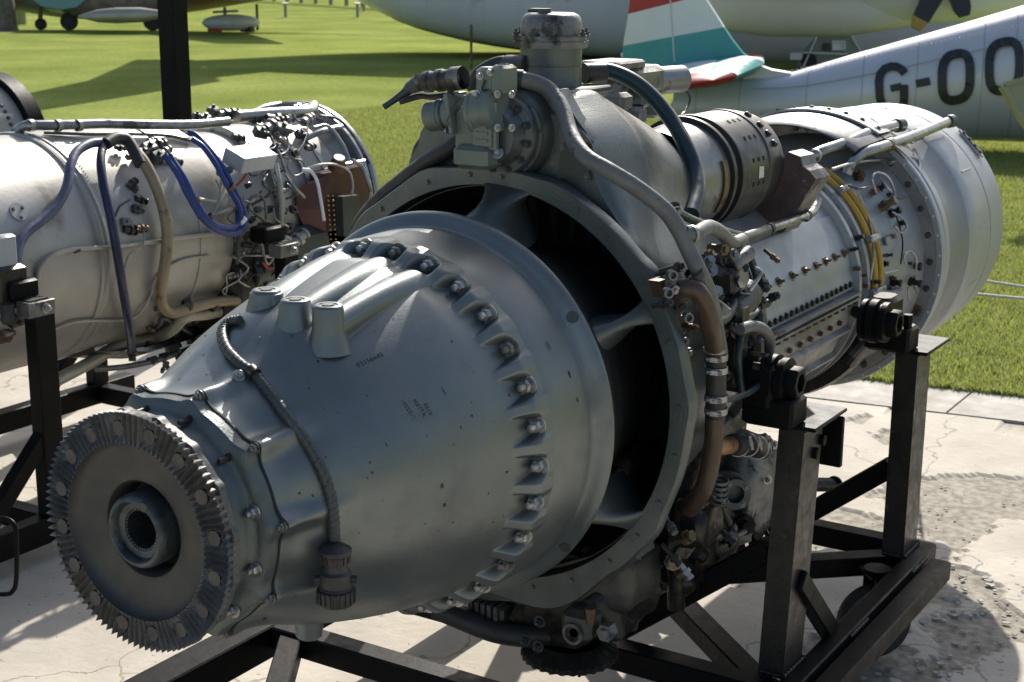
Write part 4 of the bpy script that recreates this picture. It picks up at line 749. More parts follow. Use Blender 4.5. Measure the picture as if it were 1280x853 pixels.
for (x, y) in ((968, 556), (960, 600), (945, 560)): put('cover_screw', 'cnut', None, castw, at(x, y, 1, -.33), V(-.7, -.7, 0), eng, .8)
for (x, y, s_, mt_) in ((845, 640, .03, grime), (850, 680, .045, castw), (842, 700, .018, pipem), (862, 665, .03, brass), (832, 660, .03, grime), (880, 668, .04, castw), (905, 660, .04, grime), (870, 690, .04, grime), (930, 655, .035, grime), (895, 690, .03, grime), (910, 640, .025, castw)):
    c = at(x, y, 1, -.27+random.uniform(-.04, .02)); m = MB(); d_ = unit(V(random.uniform(-1, .2), random.uniform(-1, -.2), random.uniform(-.6, .6)))
    m.lathe([(-s_, s_*.5), (0, s_*.5), (0, s_*.62), (s_*.3, s_*.62), (s_*.3, s_*.35), (s_*.6, s_*.3)], c, d_, random.choice((6, 8, 14)), True, True); m.build('gearbox_fitting', mt_, eng)
m = MB(); m.cyl(at(845, 705, 1, -.26), at(845, 760, 1, -.26), .017, seg=16); m.build('drain_pipe', grime, eng); m = MB(); m.cyl(at(862, 700, 1, -.24), at(875, 730, 1, -.22), .02, seg=14); m.build('drain_pipe', grime, eng)
hose('blue_drain_hose', [at(800, 680, 1, -.25), at(798, 700, 1, -.25), at(806, 712, 1, -.25), at(825, 708, 1, -.25)], .006, bluehose)
m = MB(); m.cyl(at(1000, 606, 1, -.20), at(1045, 606, 1, -.25), .017, seg=16, bev=.002); m.lathe([(0, .021), (.004, .021)], at(1043, 606, 1, -.25), V(1, -.1, 0), 20, True, True); m.build('rear_drain_stub', grime, eng)
for k in range(26):
    x, y = random.uniform(832, 965), random.uniform(640, 715)
    if (x-832)*.55+(y-640) > 118: continue
    q = at(x, y, 1, -.29+random.uniform(-.03, .03)); r_ = random.uniform(.007, .014); d_ = unit(V(random.uniform(-1, .2), random.uniform(-1, -.3), random.uniform(-.8, .6)))
    m = MB(); m.lathe([(-.03, r_*.7), (0, r_*.7), (0, r_*1.2), (.008, r_*1.2), (.008, r_*.75), (.014, r_*.75), (.014, r_*.95), (.02, r_*.95), (.02, r_*.3)], q, d_, random.choice((6, 8, 14)), True, True); m.build('gearbox_fitting', random.choice((castw, castd, grime, grime, brass, genl)), eng)
hose('looped_pipe', [at(x, y, 1, -.31) for x, y in ((870, 640), (880, 662), (900, 672), (925, 668), (940, 650), (945, 628))], .007, castw)
hose('looped_pipe', [at(x, y, 1, -.29) for x, y in ((838, 668), (852, 655), (875, 660), (890, 680), (905, 690))], .005, castd)
# --- sensor cable and hanging plug on the cone
sc_pts = [onc(292, 402, .235), onc(280, 410, .228), onc(278, 425, .225), onc(290, 445, .222), onc(312, 462, .222), onc(325, 475, .225), onc(345, 502, .229), onc(370, 535, .233), onc(392, 568, .237), onc(408, 605, .240), onc(416, 640, .241), onc(417, 678, .243)]
def ontop(px, py, lift):
    for x in np.arange(.0995, .56, .002):
        p = at(px, py, 0, x); r = math.hypot(p[1], p[2]-AX); ph = math.degrees(math.atan2(p[2]-AX, -p[1]))
        if r < cone_r(x, ph) + lift and x > .11: return p
    return None
def surf(px, py, lift=.006):
    g_ = ray(px, py); 
    for t_ in np.arange(1.4, 3.2, .003):
        p = CO+g_*t_
        if .1 < p[0] < .556:
            r = math.hypot(p[1], p[2]-AX); ph = math.degrees(math.atan2(p[2]-AX, -p[1]))
            if r < cone_r(p[0], ph)+lift: return p
    return onc(px, py, .23)
cab = [surf(x, y, .0055) for x, y in ((300, 401), (286, 404), (278, 416), (283, 436), (300, 455), (318, 468), (336, 490), (358, 520), (383, 553), (402, 588), (413, 620), (417, 650))]+[surf(418, 676, .012)]
hose('braided_cable', cab, .0078, castd, 14)
m = MB()
for i in range(0, 2): 
    pass
tw = []; Q = spline(cab, 14); 
for i in range(len(Q)):
    T = unit(Q[min(i+1, len(Q)-1)]-Q[max(i-1, 0)]); _, u, w = frame(T); a = i*.9; tw.append(Q[i]+(u*math.cos(a)+w*math.sin(a))*.0068)
m.tube(tw, .0022, 6, 1); m.tube([q+(q2-q)*0 for q, q2 in zip([Q[i]-(tw[i]-Q[i]) for i in range(len(Q))], tw)], .0022, 6, 1); m.build('cable_braid', castd, eng, 60)
clamp_band('cable_clip', surf(316, 466, .007), cab[6]-cab[4], .0088, .012, eng, False, studm)
put('clip_screw', 'cnut', None, castw, surf(298, 470, .002), unit(V(-.3, -.6, .6)), eng, .8)
pt = surf(419, 690, .022); m = MB(); m.lathe([(.012, .010), (.008, .0165), (.004, .0225), (-.002, .0225), (-.004, .0195), (-.014, .0190), (-.016, .0165), (-.026, .0175), (-.030, .0215), (-.048, .0218), (-.050, .0235), (-.053, .0225), (-.054, .0255), (-.072, .0255), (-.075, .0235), (-.075, 0)], pt, (0, 0, 1), 40, True); m.build('hanging_plug', rubberb, eng)
m = MB()
for k in range(20): a = TAU*k/20; m.box(pt+V(.0258*math.cos(a), .0258*math.sin(a), -.063), (.003, .003, .016), (V(math.cos(a), math.sin(a), 0), V(-math.sin(a), math.cos(a), 0), V(0, 0, 1)))
for k in range(14): a = TAU*k/14; m.box(pt+V(.0195*math.cos(a), .0195*math.sin(a), -.009), (.003, .003, .010), (V(math.cos(a), math.sin(a), 0), V(-math.sin(a), math.cos(a), 0), V(0, 0, 1)))
for s_ in (-1, 1): m.cyl(pt+CR*s_*.020+V(0, 0, -.040), pt+CR*s_*.029+V(0, 0, -.040), .0055, seg=10)
m.build('plug_knurl', rubberb, eng)['kind'] = 'stuff'
# stamped figures on the cone
def text_on(body, px, py, size, ang, parent, mt_, name='stamped_figures'):
    p = surf(px, py, .0); q1 = surf(px+8, py, .0); q2 = surf(px, py+8, .0); n = unit(np.cross(q1-p, q2-p)); n = n if np.dot(n, CF) < 0 else -n
    cu = bpy.data.curves.new(name, 'FONT'); cu.body = body; cu.size = size; cu.extrude = .0003; cu.align_x = 'CENTER'; cu.align_y = 'CENTER'; cu.space_character = 1.15; tmp = bpy.data.objects.new('t', cu); sc.collection.objects.link(tmp)
    dg = bpy.context.evaluated_depsgraph_get(); me = bpy.data.meshes.new_from_object(tmp.evaluated_get(dg)); bpy.data.objects.remove(tmp); me.name = name; me.materials.clear(); me.materials.append(mt_)
    xd = unit(q1-p); yd = unit(np.cross(n, xd)); c, s_ = math.cos(R(ang)), math.sin(R(ang)); X_ = xd*c+yd*s_; Y_ = np.cross(n, X_); off = worldloc(parent)
    for v in me.vertices:
        w = p+X_*v.co[0]+Y_*v.co[1]; r = math.hypot(w[1], w[2]-AX); ph = math.degrees(math.atan2(w[2]-AX, -w[1])); rr = cone_r(w[0], ph)+.0004+max(0, v.co[2])
        v.co = Vector(tuple(V(w[0], w[1]*rr/r, AX+(w[2]-AX)*rr/r)-off))
    o = bpy.data.objects.new(name, me); sc.collection.objects.link(o); o.parent = parent; return o
text_on('02156645', 462, 451, .0105, 20, eng, stamp); text_on('1022211', 510, 512, .0085, -62, eng, stamp); text_on('ME77A', 524, 510, .009, -62, eng, stamp); text_on('0213', 534, 512, .0085, -62, eng, stamp)
for (x, y, a, b_) in ((548, 485, .004, .0016), (554, 488, .0075, .0018), (527, 523, .004, .002), (534, 545, .0028, .002), (483, 556, .0026, .002), (567, 556, .0016, .0012), (535, 685, .0016, .0012), (365, 420, .003, .0016), (686, 432, .008, .0012), (712, 468, .006, .0014), (722, 500, .004, .0012)):
    if x < 600: p = surf(x, y, .0004)
    else: p = onc(x, y, .311)
    ph = math.degrees(math.atan2(p[2]-AX, -p[1])); n = ed(ph); tv = np.cross(n, V(1, 0, 0)); pts = [p+n*.0003+V(1, 0, 0)*b_*math.cos(k)+tv*a*math.sin(k) for k in np.linspace(0, TAU, 9)[:-1]]; MB().prism(pts, n*.0005).build('paint_chip', stamp, eng)

for k in range(80):
    x = random.uniform(.14, .53); ph = random.uniform(-70, 120); r_ = cone_r(x, ph); n = ed(ph); p = ep(x, r_+.0003, ph); tv = np.cross(n, V(1, 0, 0)); a = random.uniform(.0006, .0022)*random.choice((1, 1, 1, 1.6)); m = MB()
    m.prism([p+V(1, 0, 0)*a*math.cos(q_)*random.uniform(.5, 1.2)+tv*a*math.sin(q_)*random.uniform(.5, 1.5) for q_ in np.linspace(0, TAU, 8)[:-1]], n*.0003); m.build('paint_chip', stamp if k % 4 else seatm, eng)
# ================================================================== STAND OF THE MAIN ENGINE
st = thing('engine_stand', (1.3, 0, 0), 'black welded steel stand on wheels carrying the big grey turboprop', 'engine stand')
def beam(p0, p1, w, h, parent=st, mt_=blackp, name='beam', up=(0, 0, 1)): m = MB(); m.bar(p0, p1, w, h, up, .003); return m.build(name, mt_, parent)
for sg in (-1, 1):
    # rail: tube with an angle bar welded outside
    beam((.10, sg*.495, .205), (1.98, sg*.495, .205), .040, .07, mt_=blackp, name='side_rail')
    beam((.15, sg*.545, .205), (1.92, sg*.545, .205), .045, .045, name='outer_rail')
    for x, lean in ((1.235, -.045), (1.895, 0)):
        y = sg*.452; m = MB(); P = []
        for z, dx in ((.235, lean), (.712, 0)): P.append([V(x+dx-.042, y-.025, z), V(x+dx+.052, y-.025, z), V(x+dx+.052, y+.025, z), V(x+dx-.042, y+.025, z)])
        m.grid(P, False, True); m.f.append((0, 1, 2, 3)); m.f.append((4, 5, 6, 7)); m.build('post', blackw if sg < 0 else blackp, st, smooth=False)
        m = MB(); m.box((x+.035, y+sg*.0, .7155), (.165, .095, .008), bev=.002); m.build('mount_plate', blackp, st)
        m = MB(); m.box((x-.045, y-sg*.035, .745), (.075, .10, .055), bev=.006); m.box((x-.045, y-sg*.055, .79), (.085, .06, .09), bev=.01); m.cyl((x-.05, y-sg*.0, .72), (x-.05, y, .80), .010, seg=6); m.build('mount_saddle', blackp, st)
    m = MB(); m.box((1.335, sg*.478, .655), (.012, .045, .10), bev=.002); m.build('gusset_plate', blackp, st)
    for dx, dz in ((.0, .655), (.032, .672)): put('post_bolt', 'pbolt', lambda: hexhead(.011, .011, .013), blackp, V(1.245+dx, sg*.4755, dz), (0, sg, 0), st)
    # braces in the side frame and across
    beam((1.20, sg*.475, .42), (1.40, sg*.475, .235), .030, .04, name='brace')
    beam((1.20, sg*.42, .47), (1.20, sg*.06, .19), .035, .045, name='brace'); beam((1.91, sg*.42, .43), (1.91, sg*.13, .20), .035, .045, name='brace')
    # wheels on axles
    for x in (1.82, .45):
        ax_w = unit(V(-.72, sg*.69, 0)); wc = V(x, sg*.43, .088)
        w = MB(); w.lathe([(-.022, .055), (-.024, .068), (-.020, .082), (-.010, .088), (.010, .088), (.020, .082), (.024, .068), (.022, .055)], wc, ax_w, 48); wo = w.build('wheel', tyre, st)
        w = MB(); w.lathe([(-.026, .0), (-.026, .022), (-.016, .028), (-.016, .056), (.016, .056), (.016, .028), (.026, .022), (.026, 0)], wc, ax_w, 32); w.build('wheel_rim', blackw, wo)
        m = MB(); tw_ = np.cross(ax_w, V(0, 0, 1))
        for k_ in (-1, 1): m.box(wc+ax_w*.030*k_+V(0, 0, .055), (.005, .035, .12), (ax_w, tw_, V(0, 0, 1)))
        m.box(wc+V(0, 0, .117), (.075, .06, .006), (ax_w, tw_, V(0, 0, 1))); m.cyl(wc+V(0, 0, .117), wc+V(0, 0, .128), .03, seg=16); m.cyl(wc-ax_w*.034, wc+ax_w*.034, .007, seg=8); m.build('wheel_fork', blackp, st)
def weld(p0, p1, r=.0045, parent=None):
    p0, p1 = np.asarray(p0, float), np.asarray(p1, float); n = max(6, int(np.linalg.norm(p1-p0)/.004)); m = MB(); m.tube([p0+(p1-p0)*i_/n for i_ in range(n+1)], lambda t_: r*(1+.35*math.sin(t_*n*1.9)), 7, 1); m.build('weld_bead', blackw, parent or st, 60)
for sg in (-1, 1):
    for x in (1.235-.045, 1.895):
        weld((x-.045, sg*.479, .242), (x+.055, sg*.479, .242)); weld((x-.043, sg*.43, .242), (x-.043, sg*.477, .242))
    for xw in (.7, 1.05, 1.45, 1.84) if sg < 0 else (): weld((xw-.05, sg*.518, .234), (xw+.05, sg*.518, .234), .004)
    for x in (1.235, 1.895): weld((x-.042, sg*.478, .710), (x+.052, sg*.478, .710), .003)
for x, z in ((.12, .205), (.825, .215), (1.115, .215), (1.985, .205)): beam((x, -.474, z), (x, .474, z), .05, .05, name='crossbeam')
beam((1.14, -.45, .20), (1.94, .45, .20), .05, .045, name='floor_brace'); beam((1.94, -.45, .197), (1.14, .45, .197), .05, .045, name='floor_brace')
beam((.84, .45, .21), (.15, -.0, .21), .045, .045, name='floor_brace')

# ================================================================== SECOND ENGINE (left)
CY, CZ = 2.03, .73
e2 = thing('turbojet_engine', (2.0, CY, 0), 'silver sheet-metal turbojet with blue and tan hoses on a black stand at left', 'engine')
def o2(px, py, r): return onc(px, py, r, CY, CZ)
def e2p(x, r, ph): return V(x, CY-r*math.cos(R(ph)), CZ+r*math.sin(R(ph)))
def l2(name, prof, mt_, seg=120, ang=35): m = MB(); m.lathe(prof, (0, CY, CZ), (1, 0, 0), seg); return m.build(name, mt_, e2, ang)
l2('front_barrel', [(.30, .0), (.30, .30), (.32, .315), (.6, .325), (1.545, .325)], silver)
l2('joint_band', [(1.545, .325), (1.547, .331), (1.556, .333), (1.562, .329), (1.568, .329), (1.574, .333), (1.583, .331), (1.585, .325)], silver)
l2('centre_barrel', [(1.585, .325), (1.60, .3265), (1.80, .325), (1.94, .323)], silver)
l2('seam_ring', [(1.94, .323), (1.941, .3265), (1.953, .3265), (1.954, .3225)], silver)
l2('rear_barrel', [(1.954, .3225), (2.05, .321), (2.09, .318), (2.11, .305), (2.13, .27), (2.14, .24)], silver)
l2('inner_core', [(2.13, .25), (2.3, .262), (2.5, .275), (2.68, .285), (2.70, .27), (2.75, .25)], silver)
for x in (2.36, 2.52, 2.62): l2('core_band', [(x-.012, .26), (x-.01, .285), (x+.01, .285), (x+.012, .26)], clampm)
for x in (2.775, 2.81): l2('end_ring', [(x-.014, .30), (x-.014, .322), (x-.006, .328), (x+.006, .328), (x+.014, .322), (x+.014, .30)], pipem)
l2('end_cone', [(2.70, .27), (2.78, .305), (2.81, .30)], silver)
for k in range(14):
    a = 360/14*k; m = MB(); m.tube([e2p(2.60, .29, a), e2p(2.68, .315, a), e2p(2.78, .322, a)], .011, 8); m.build('end_stay', pipem, e2)
for k in range(70):
    ph = -30+k*1.7; put('band_rivet', 'friv', None, silver, e2p(1.60, .327, ph), ed(ph), e2, .5)
for ph in (-8, 14): 
    for k in range(26): put('seam_rivet', 'friv', None, castd, e2p(1.62+.018*k*.7, .3265, ph), ed(ph), e2, .3)
c = o2(23, 265, .326); phc = math.degrees(math.atan2(c[2]-CZ, -(c[1]-CY))); m = MB(); m.lathe([(0, .026), (.002, .0255), (.002, 0)], c, ed(phc), 30); m.build('round_plate', silver, e2)
for k in range(3): q = c+ed(phc)*.002+(V(1, 0, 0)*math.cos(TAU*k/3+.5)+np.cross(ed(phc), V(1, 0, 0))*math.sin(TAU*k/3+.5))*.017; put('plate_screw', 'rscrew', None, castd, q, ed(phc), e2, .8)
def h2_(name, pts, r, mt_, seg=12, off=.0): m = MB(); m.tube([o2(x, y, q) for x, y, q in pts], r, seg); return m.build(name, mt_, e2, 60)
h2_('blue_grey_hose', [(128, 178, .375), (112, 180, .378), (96, 190, .376), (88, 208, .372), (84, 232, .366), (72, 256, .36), (52, 276, .355), (34, 290, .355), (24, 306, .36), (19, 330, .37), (14, 360, .375), (8, 385, .375)], .0135, blueg, 14)
h2_('dark_blue_hose', [(130, 178, .375), (126, 200, .375), (129, 230, .37), (138, 270, .365), (147, 320, .362), (155, 370, .36), (162, 410, .362), (165, 438, .365)], .0125, navy, 14)
h2_('black_bundle', [(132, 180, .38), (145, 173, .385), (158, 175, .382), (166, 186, .378), (176, 206, .374)], .018, rubberb)
h2_('tan_hose', [(160, 180, .375), (178, 200, .375), (192, 226, .37), (203, 256, .365), (209, 290, .36), (207, 325, .358), (203, 352, .358), (202, 378, .36), (214, 391, .365), (235, 386, .365), (262, 379, .36), (290, 376, .36), (322, 377, .36)], .0165, tanhose, 14)
for x_ in (234, 266): q = o2(x_, 382, .362); m = MB(); m.lathe([(-.006, .0165), (-.006, .019), (.006, .019), (.006, .0165)], q, (1, .05, .1), 18); m.build('hose_band', rubberb, e2)
h2_('blue_cable', [(206, 194, .375), (222, 218, .38), (236, 246, .38), (252, 272, .38), (272, 288, .38), (294, 292, .378), (306, 280, .375), (304, 262, .372), (292, 236, .372), (280, 212, .374), (262, 188, .375), (246, 170, .37), (236, 166, .36)], .0092, bluehose)
h2_('blue_cable', [(212, 194, .38), (230, 222, .385), (244, 250, .385), (260, 274, .385), (278, 284, .384), (296, 282, .38), (300, 262, .378), (284, 232, .376), (270, 206, .378), (254, 184, .376), (240, 174, .37)], .0085, bluehose)
for p in ((262, 272), (289, 235), (246, 252), (303, 276)): q = o2(*p, .382); m = MB(); m.lathe([(-.006, .013), (-.006, .0145), (.006, .0145), (.006, .013)], q, V(.5, -.3, -.6), 14); m.build('cable_tie', brass if p[0] != 303 else twhite, e2)
h2_('cream_pipe', [(46, 352, .33), (50, 335, .335), (66, 320, .34), (92, 312, .34), (140, 309, .338), (190, 303, .337), (232, 297, .336), (266, 293, .33)], .0068, creamp)
q = o2(96, 313, .34); m = MB(); m.lathe([(-.008, .0052), (-.008, .0068), (.008, .0068), (.008, .0052)], q, V(1, 0, .1), 14); m.build('pipe_marker', studm, e2)
h2_('lower_pipe', [(58, 416, .33), (90, 404, .335), (120, 401, .336), (160, 400, .335), (180, 385, .335), (195, 355, .333), (205, 338, .33), (230, 325, .33), (262, 320, .33)], .0042, creamp)
h2_('left_top_pipe', [(22, 164, .335), (30, 158, .35), (45, 157, .355), (98, 156, .355), (130, 155, .355), (180, 156, .355), (240, 156, .35), (285, 152, .345)], .0145, pipem, 16)
for x_ in (38, 72, 98): q = o2(x_, 157, .355); m = MB(); m.lathe([(-.007, .0145), (-.007, .0175), (.007, .0175), (.007, .0145)], q, V(1, 0, 0), 18); m.build('pipe_clip', creamp, e2)
h2_('top_chain', [(55, 166, .332), (110, 168, .334), (160, 168, .334), (210, 170, .334), (238, 176, .33)], .0045, castw)
# oil pipes under the barrel
h2_('under_pipe', [(70, 476, .30), (110, 455, .31), (150, 432, .33), (190, 424, .345), (215, 412, .35), (232, 396, .35), (262, 392, .35), (300, 383, .345), (330, 380, .34)], .019, creamp, 14)
h2_('under_pipe', [(205, 392, .33), (240, 402, .33), (285, 396, .33), (325, 386, .33)], .010, tanhose, 12)
h2_('under_pipe', [(120, 462, .30), (160, 458, .31), (205, 448, .32), (250, 430, .33), (300, 408, .33)], .009, castw, 12)
h2_('under_pipe', [(345, 205, .36), (350, 235, .365), (352, 270, .36), (346, 310, .355), (342, 350, .35)], .0085, creamp, 12)
h2_('under_pipe', [(180, 430, .30), (215, 420, .32), (250, 410, .33), (280, 404, .33)], .012, castw, 12)
q = o2(165, 442, .365); m = MB(); m.lathe([(-.022, .0115), (.0, .0115), (.0, .0145), (.010, .0145), (.012, .011)], q, V(0, 0, 1), 16, True, True); m.build('hose_end', studm, e2)
q = at(70, 468, 1, CY-.20); 
m = MB(); P = [];
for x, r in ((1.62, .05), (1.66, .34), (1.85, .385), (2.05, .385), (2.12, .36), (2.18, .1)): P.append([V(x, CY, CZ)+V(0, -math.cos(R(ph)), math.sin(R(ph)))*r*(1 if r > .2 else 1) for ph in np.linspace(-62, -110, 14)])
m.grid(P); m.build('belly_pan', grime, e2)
# electrical boxes
bc = o2(312, 198, .385); m = MB(); ax_ = (V(1, 0, 0), unit(V(0, .93, .37)), unit(V(0, -.37, .93))); m.box(bc, (.15, .085, .05), ax_, .003); m.build('grey_control_box', greybox, e2)
for dx in (-.03, .0, .03): put('box_plug', 'bplug', lambda: MB().lathe([(0, .009), (.012, .009), (.012, .0115), (.02, .0115), (.02, .006), (.03, .006)], (0, 0, 0), (0, 0, 1), 12, True, True), castw, o2(282+dx*200, 215-dx*60, .355), V(-.8, -.5, .2), e2)
m = MB(); m.tube([o2(296, 232, .36), o2(303, 225, .365), o2(308, 218, .37)], .004, 6); m.build('red_cap', redp, e2)
c = o2(418, 262, .34); 
def panel(pts, th, mt_, name, r=.345):
    Q = [at(x, y, 1, CY-r) for x, y in pts]; m = MB(); m.prism(Q, V(0, th, 0)); return m.build(name, mt_, e2, smooth=False)
panel(((412, 218), (452, 207), (462, 240), (458, 306), (414, 312), (404, 262)), .10, copper, 'brown_tank_face', .33)
m = MB(); m.prism([at(412, 218, 1, CY-.33), at(404, 262, 1, CY-.33), at(412, 312, 1, CY-.33), at(388, 300, 1, CY-.30), at(370, 262, 1, CY-.28), at(372, 236, 1, CY-.28)], V(.05, .03, 0)); m.build('brown_tank_side', copper, e2, smooth=False)
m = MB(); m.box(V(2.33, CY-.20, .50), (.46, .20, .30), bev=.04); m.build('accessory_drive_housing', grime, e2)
m = MB(); m.box(V(2.50, CY-.26, .62), (.30, .14, .16), bev=.03); m.cyl((2.2, CY-.27, .58), (2.48, CY-.29, .60), .05, seg=20, bev=.006); m.build('fuel_pump', castd, e2)
h2_('white_strap', [(378, 212, .37), (388, 214, .378), (396, 226, .38), (401, 250, .38), (405, 276, .38)], .0055, twhite)
h2_('white_strap', [(440, 200, .375), (452, 208, .38), (458, 222, .38), (464, 240, .378)], .0065, pipem)
for k in range(10):
    for dx in (0, 6): put('gold_rivet', 'grv', lambda: dome(.0032, .003), goldr, o2(410+dx+k*.4, 245+6*k, .373), (-.5, -.8, .2), e2)
panel(((428, 246), (448, 244), (452, 290), (430, 296)), .03, castd, 'valve_box', .385)
m = MB(); q = o2(424, 198, .385); m.lathe([(-.03, .026), (0, .020), (.004, .018), (.004, 0)], q, unit(V(-.2, -.4, .9)), 20, True); m.build('filler_cap', pipem, e2)
m = MB(); m.lathe([(-.04, .032), (-.001, .021)], q, unit(V(-.2, -.4, .9)), 20); m.build('filler_neck', copper, e2)
h2_('curved_lead', [(384, 211, .37), (400, 206, .385), (420, 206, .39), (436, 214, .39), (441, 230, .388), (440, 244, .385)], .0036, creamp)
for px_, py_, s_, mt_ in ((332, 145, .035, castw), (345, 150, .04, castw), (358, 148, .03, pipem), (304, 146, .03, castd), (266, 140, .03, castd), (280, 142, .028, castw), (246, 146, .022, castd), (372, 138, .03, pipem), (196, 180, .03, castw), (206, 190, .026, castw), (220, 202, .02, castd), (186, 178, .02, castd), (176, 250, .02, grime), (162, 288, .024, grime), (176, 286, .022, rusty), (168, 238, .016, castd), (322, 262, .02, castw), (345, 170, .02, castw), (350, 190, .018, castd), (312, 294, .022, brass), (325, 292, .02, castw), (338, 290, .02, rusty), (318, 312, .018, castw), (345, 345, .02, yellow), (336, 345, .018, brass), (352, 262, .022, castw), (368, 192, .02, grime), (300, 318, .02, pipem), (356, 300, .03, silver), (372, 300, .04, silver), (328, 340, .02, grime), (310, 340, .02, grime), (350, 320, .02, grime), (290, 345, .02, pipem), (258, 410, .03, rusty), (240, 425, .025, grime), (280, 430, .03, grime), (215, 435, .03, grime), (300, 400, .02, grime), (230, 445, .03, grime), (345, 300, .03, castw), (322, 350, .024, castw), (340, 365, .02, castd), (312, 362, .02, castw), (270, 415, .024, castd), (250, 440, .02, castw), (300, 420, .02, rusty), (285, 400, .018, castw), (225, 425, .02, castd), (205, 445, .02, grime), (295, 350, .018, creamp), (350, 372, .02, grime), (315, 275, .016, castd), (300, 250, .014, castw), (348, 215, .016, castd), (360, 230, .016, castw), (340, 240, .012, castd), (356, 150, .025, castw), (318, 150, .022, castd), (150, 185, .016, castd), (162, 196, .016, castw), (190, 195, .02, castd), (185, 186, .034, castw), (196, 196, .03, castd), (178, 192, .028, castd), (208, 200, .026, castw), (338, 158, .042, castw), (352, 162, .036, castw), (326, 166, .03, castd), (384, 150, .034, silver), (375, 168, .026, castd), (388, 184, .022, castw), (344, 184, .024, castd), (298, 172, .022, castd), (256, 150, .03, castw), (290, 142, .03, castd), (165, 230, .022, castd), (170, 262, .024, castd), (156, 278, .022, castw), (310, 232, .016, studm), (336, 262, .02, castd), (330, 282, .022, brass), (308, 306, .018, castd), (322, 326, .02, castd), (352, 312, .022, castd), (360, 285, .024, castw), (296, 300, .014, castw), (366, 262, .022, studm), (265, 440, .025, grime), (190, 450, .02, grime), (12, 320, .03, greybox), (4, 300, .02, castd), (8, 345, .02, castw), (5, 420, .03, rusty), (20, 400, .03, rubberb)):
    r_ = .335 if py_ < 200 else .32; c = o2(px_, py_, r_+s_*.35); phc = math.degrees(math.atan2(c[2]-CZ, -(c[1]-CY))); n = ed(phc); a = random.uniform(-.5, .5); tx = unit(V(1, 0, 0)*math.cos(a)+np.cross(n, V(1, 0, 0))*math.sin(a)); ty = np.cross(n, tx)
    m = MB()
    if random.random() < .5: m.box(c, (s_*random.uniform(1, 1.7), s_, s_), (tx, ty, n), s_*.12); m.cyl(c+tx*s_*.4, c+tx*s_*1.1, s_*.28, seg=8); m.cyl(c+n*s_*.4, c+n*s_*.8, s_*.22, seg=6)
    else: m.lathe([(-s_, s_*.45), (-s_*.1, s_*.45), (-s_*.1, s_*.6), (s_*.25, s_*.6), (s_*.25, s_*.35), (s_*.8, s_*.35), (s_*.8, s_*.5), (s_, s_*.5)], c, tx, 10, True, True); m.box(c-n*s_*.3, (s_*.8, s_*.8, s_*.6), (tx, ty, n), s_*.1)
    m.build('small_fitting', mt_, e2)
for k in range(46):
    x = random.uniform(178, 372); y = random.uniform(388, 468)-(x-178)*.12 if k < 30 else random.uniform(300, 360)
    if k >= 30: x = random.uniform(292, 372)
    s_ = random.uniform(.010, .022); c = o2(x, y, .315+random.uniform(-.01, .03)); n = ed(random.uniform(-40, 30)); tx = unit(V(random.uniform(-1, 1), random.uniform(-.6, .2), random.uniform(-.6, .6))); m = MB()
    m.lathe([(-s_*1.3, s_*.5), (-s_*.2, s_*.5), (-s_*.2, s_*.75), (s_*.3, s_*.75), (s_*.3, s_*.45), (s_*.9, s_*.45), (s_*.9, s_*.6), (s_*1.2, s_*.6)], c, tx, random.choice((6, 8, 12)), True, True); m.build('small_fitting', random.choice((castw, castd, grime, creamp, rusty, brass, steel, castw)), e2)
for k in range(12):
    x, y = random.uniform(185, 330), random.uniform(395, 450); a = [(x+random.uniform(4, 18)*i_, y-random.uniform(-6, 8)*i_, .335+.012*math.sin(i_*1.3)) for i_ in range(4)]
    h2_('thin_pipe', a, random.choice((.003, .005, .007)), random.choice((creamp, castw, castd, rubberb)), 7)
for k in range(16):
    x, y = random.uniform(292, 372), random.uniform(160, 350); a = [(x+random.uniform(-14, 14)*i_, y+random.uniform(4, 16)*i_, .345+.018*math.sin(i_*1.3)) for i_ in range(4)]
    h2_('thin_pipe', a, random.choice((.0025, .0035, .005)), random.choice((creamp, castw, castd, pipem, castd)), 7)
for pts, rr in (([(310, 268), (312, 250), (322, 244), (331, 252), (333, 275)], .0045), ([(362, 200), (360, 210), (368, 220), (380, 214), (378, 202), (366, 198), (360, 190)], .003), ([(348, 160), (360, 175), (358, 190), (342, 195)], .003), ([(370, 150), (384, 158), (380, 178), (372, 190)], .003), ([(334, 205), (342, 225), (350, 245), (352, 262), (348, 290), (344, 315)], .006), ([(316, 140), (330, 150), (338, 170), (350, 195), (356, 215)], .005), ([(225, 225), (240, 245), (255, 250), (270, 252)], .0045), ([(162, 250), (150, 258), (144, 270)], .0035), ([(180, 290), (178, 308), (162, 318), (156, 335)], .0022), ([(270, 225), (275, 240), (270, 262), (262, 270)], .003), ([(296, 262), (298, 300), (296, 330)], .006), ([(392, 160), (410, 158), (428, 180), (436, 200)], .006), ([(400, 145), (424, 150), (446, 176), (462, 205)], .005), ([(290, 320), (310, 335), (298, 350), (314, 360)], .004), ([(326, 300), (334, 330), (345, 320), (352, 332)], .004)):
    h2_('thin_pipe', [(x, y, .35) for x, y in pts], rr, random.choice((creamp, pipem, castw, castd)))
m = MB(); m.tube([o2(296, 146, .35), o2(345, 142, .355), o2(384, 140, .35), o2(392, 133, .34)], .02, 14); m.build('top_duct', pipem, e2)
h2_('red_lead', [(328, 328, .35), (336, 336, .35), (346, 332, .35), (352, 326, .35)], .004, redp)
